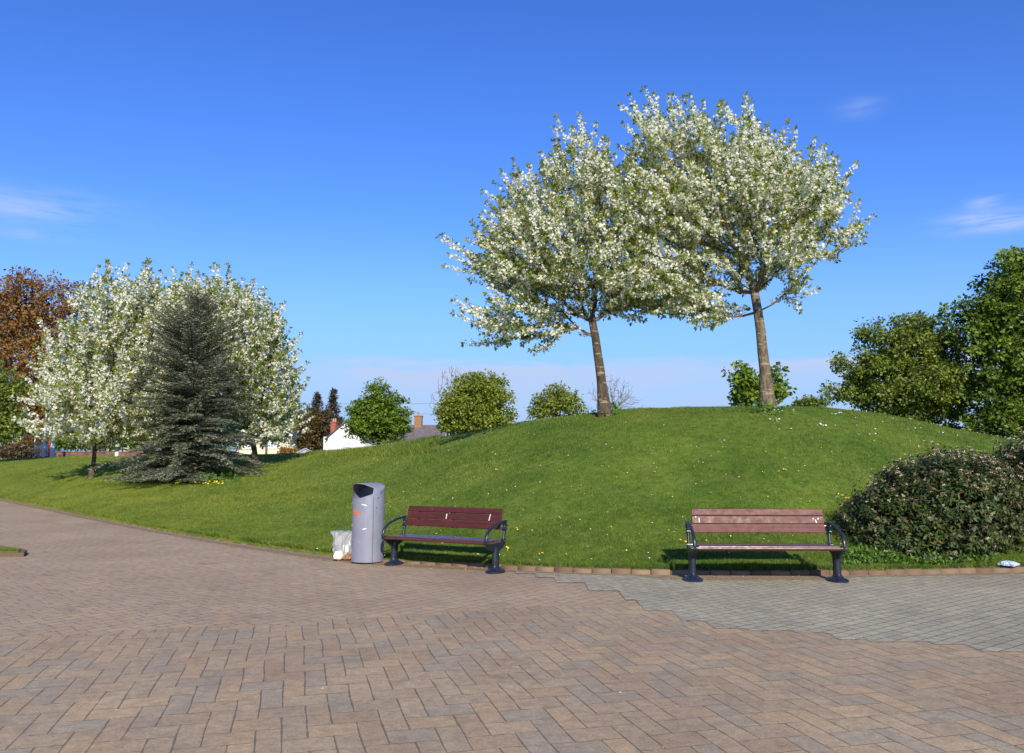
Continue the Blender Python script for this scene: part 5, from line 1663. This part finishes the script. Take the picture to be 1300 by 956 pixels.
car('white parked car glimpsed behind the pale cherry trunk', (p[0] + 0.4, 68, p[2] - 1.0), R(6), M['car_white'])
p = at(47, 579, 63)
car('dark blue parked car behind the railing at the far left', (p[0], 63, p[2] - 1.05), R(4), M['car_blue'])
p = at(523, 563, 72)
car('white car roof just showing over the rise below the greyish roof', (p[0], 72, p[2] - 1.35), R(-5), M['car_white'])

# posts
def lamp_post(label, px, yb, ztop_px, rad, arm):
    b = at(px, 584, yb)
    Ht = at(px, ztop_px, yb)[2] - b[2]
    root = empty('street_lamp', tuple(b)); tag(root, label, 'street lamp', 'posts at the far left')
    g = MB(); g.tube([(0, 0, -0.3), (0, 0, 1.1), (0, 0, 1.15), (0, 0, Ht)], [rad * 1.5, rad * 1.5, rad, rad * 0.7], 12); g.build('post', M['galv'], root)
    g = MB(); g.tube([(0, 0, Ht - 0.05), (arm * 0.5, 0, Ht + 0.15), (arm, 0, Ht + 0.2)], 0.04, 8); g.build('arm', M['galv'], root)
    g = MB(); g.box((arm * 1.25, 0, Ht + 0.2), (0.55, 0.22, 0.10), None, 0.03); g.build('lamp_head', M['post_paint'], root)
lamp_post('slim pale lamp post, the left one of two under the leftmost cherry', 54.5, 58.5, 505, 0.07, 0.7)
lamp_post('thicker pale lamp post, the right one of two under the leftmost cherry', 65.5, 57.5, 495, 0.10, 0.7)
p = at(61.5, 583, 59)
g = MB(); g.box((0, 0, 0.45), (0.12, 0.10, 1.3), None, 0.01); g.box((0, 0, 1.14), (0.18, 0.16, 0.08), None, 0.01); g.lathe([(0.07, 1.18), (0.05, 1.24), (0.01, 1.27)], n=12)
tag(g.build('gate_post', M['red'], loc=tuple(p)), 'slim red post beside the thicker lamp post at the far left', 'post')
p = at(148, 582, 57)
bo = empty('marker_post', tuple(p)); tag(bo, 'pale post with a dark band standing between the left cherry trunks', 'post')
g = MB(); g.lathe([(0.13, -0.3), (0.13, 0.48), (0.12, 0.49)], n=16); g.lathe([(0.12, 0.80), (0.13, 0.81), (0.13, 1.12), (0.08, 1.20), (0.02, 1.22)], n=16); g.build('shaft', M['post_paint'], bo)
g = MB(); g.lathe([(0.133, 0.485), (0.133, 0.805)], n=16); g.build('band', M['black'], bo)

# overhead wires between two wooden poles among the far trees
poles = []
for (px, lb) in ((338, 'wooden wire pole hidden among the trees at the left end of the overhead wires'), (612, 'wooden wire pole hidden behind the domed tree at the right end of the overhead wires')):
    yb = 82
    p = at(px, 575, yb); tz = at(px, 511, yb)[2]
    po = empty('utility_pole', (p[0], yb, p[2] - 1)); tag(po, lb, 'utility pole')
    Ht = tz - p[2] + 1
    g = MB(); g.tube([(0, 0, -0.5), (0, 0, Ht + 0.02)], [0.13, 0.09], 10); g.build('pole', M['wood_pole'], po)
    g = MB(); g.box((0, -0.12, Ht - 0.15), (0.12, 1.2, 0.10)); g.build('crossarm', M['wood_pole'], po)
    poles.append((p[0], yb, tz))
(xa, ya, za), (xb, yb_, zb) = poles
for (dz, lb, dy) in ((0, 'thin overhead wire crossing the sky by the bright green tree, the upper one', -0.5), (-0.95, 'thin overhead wire crossing the sky by the bright green tree, the lower one', 0.3)):
    g = MB()
    n = 16
    g.tube([(xa + (xb - xa) * i / n, ya + dy, za + dz - 0.18 * 4 * (i / n) * (1 - i / n)) for i in range(n + 1)], 0.013 if dz == 0 else 0.008, 5)
    tag(g.build('overhead_wire', M['wire']), lb, 'wire')
print('done')
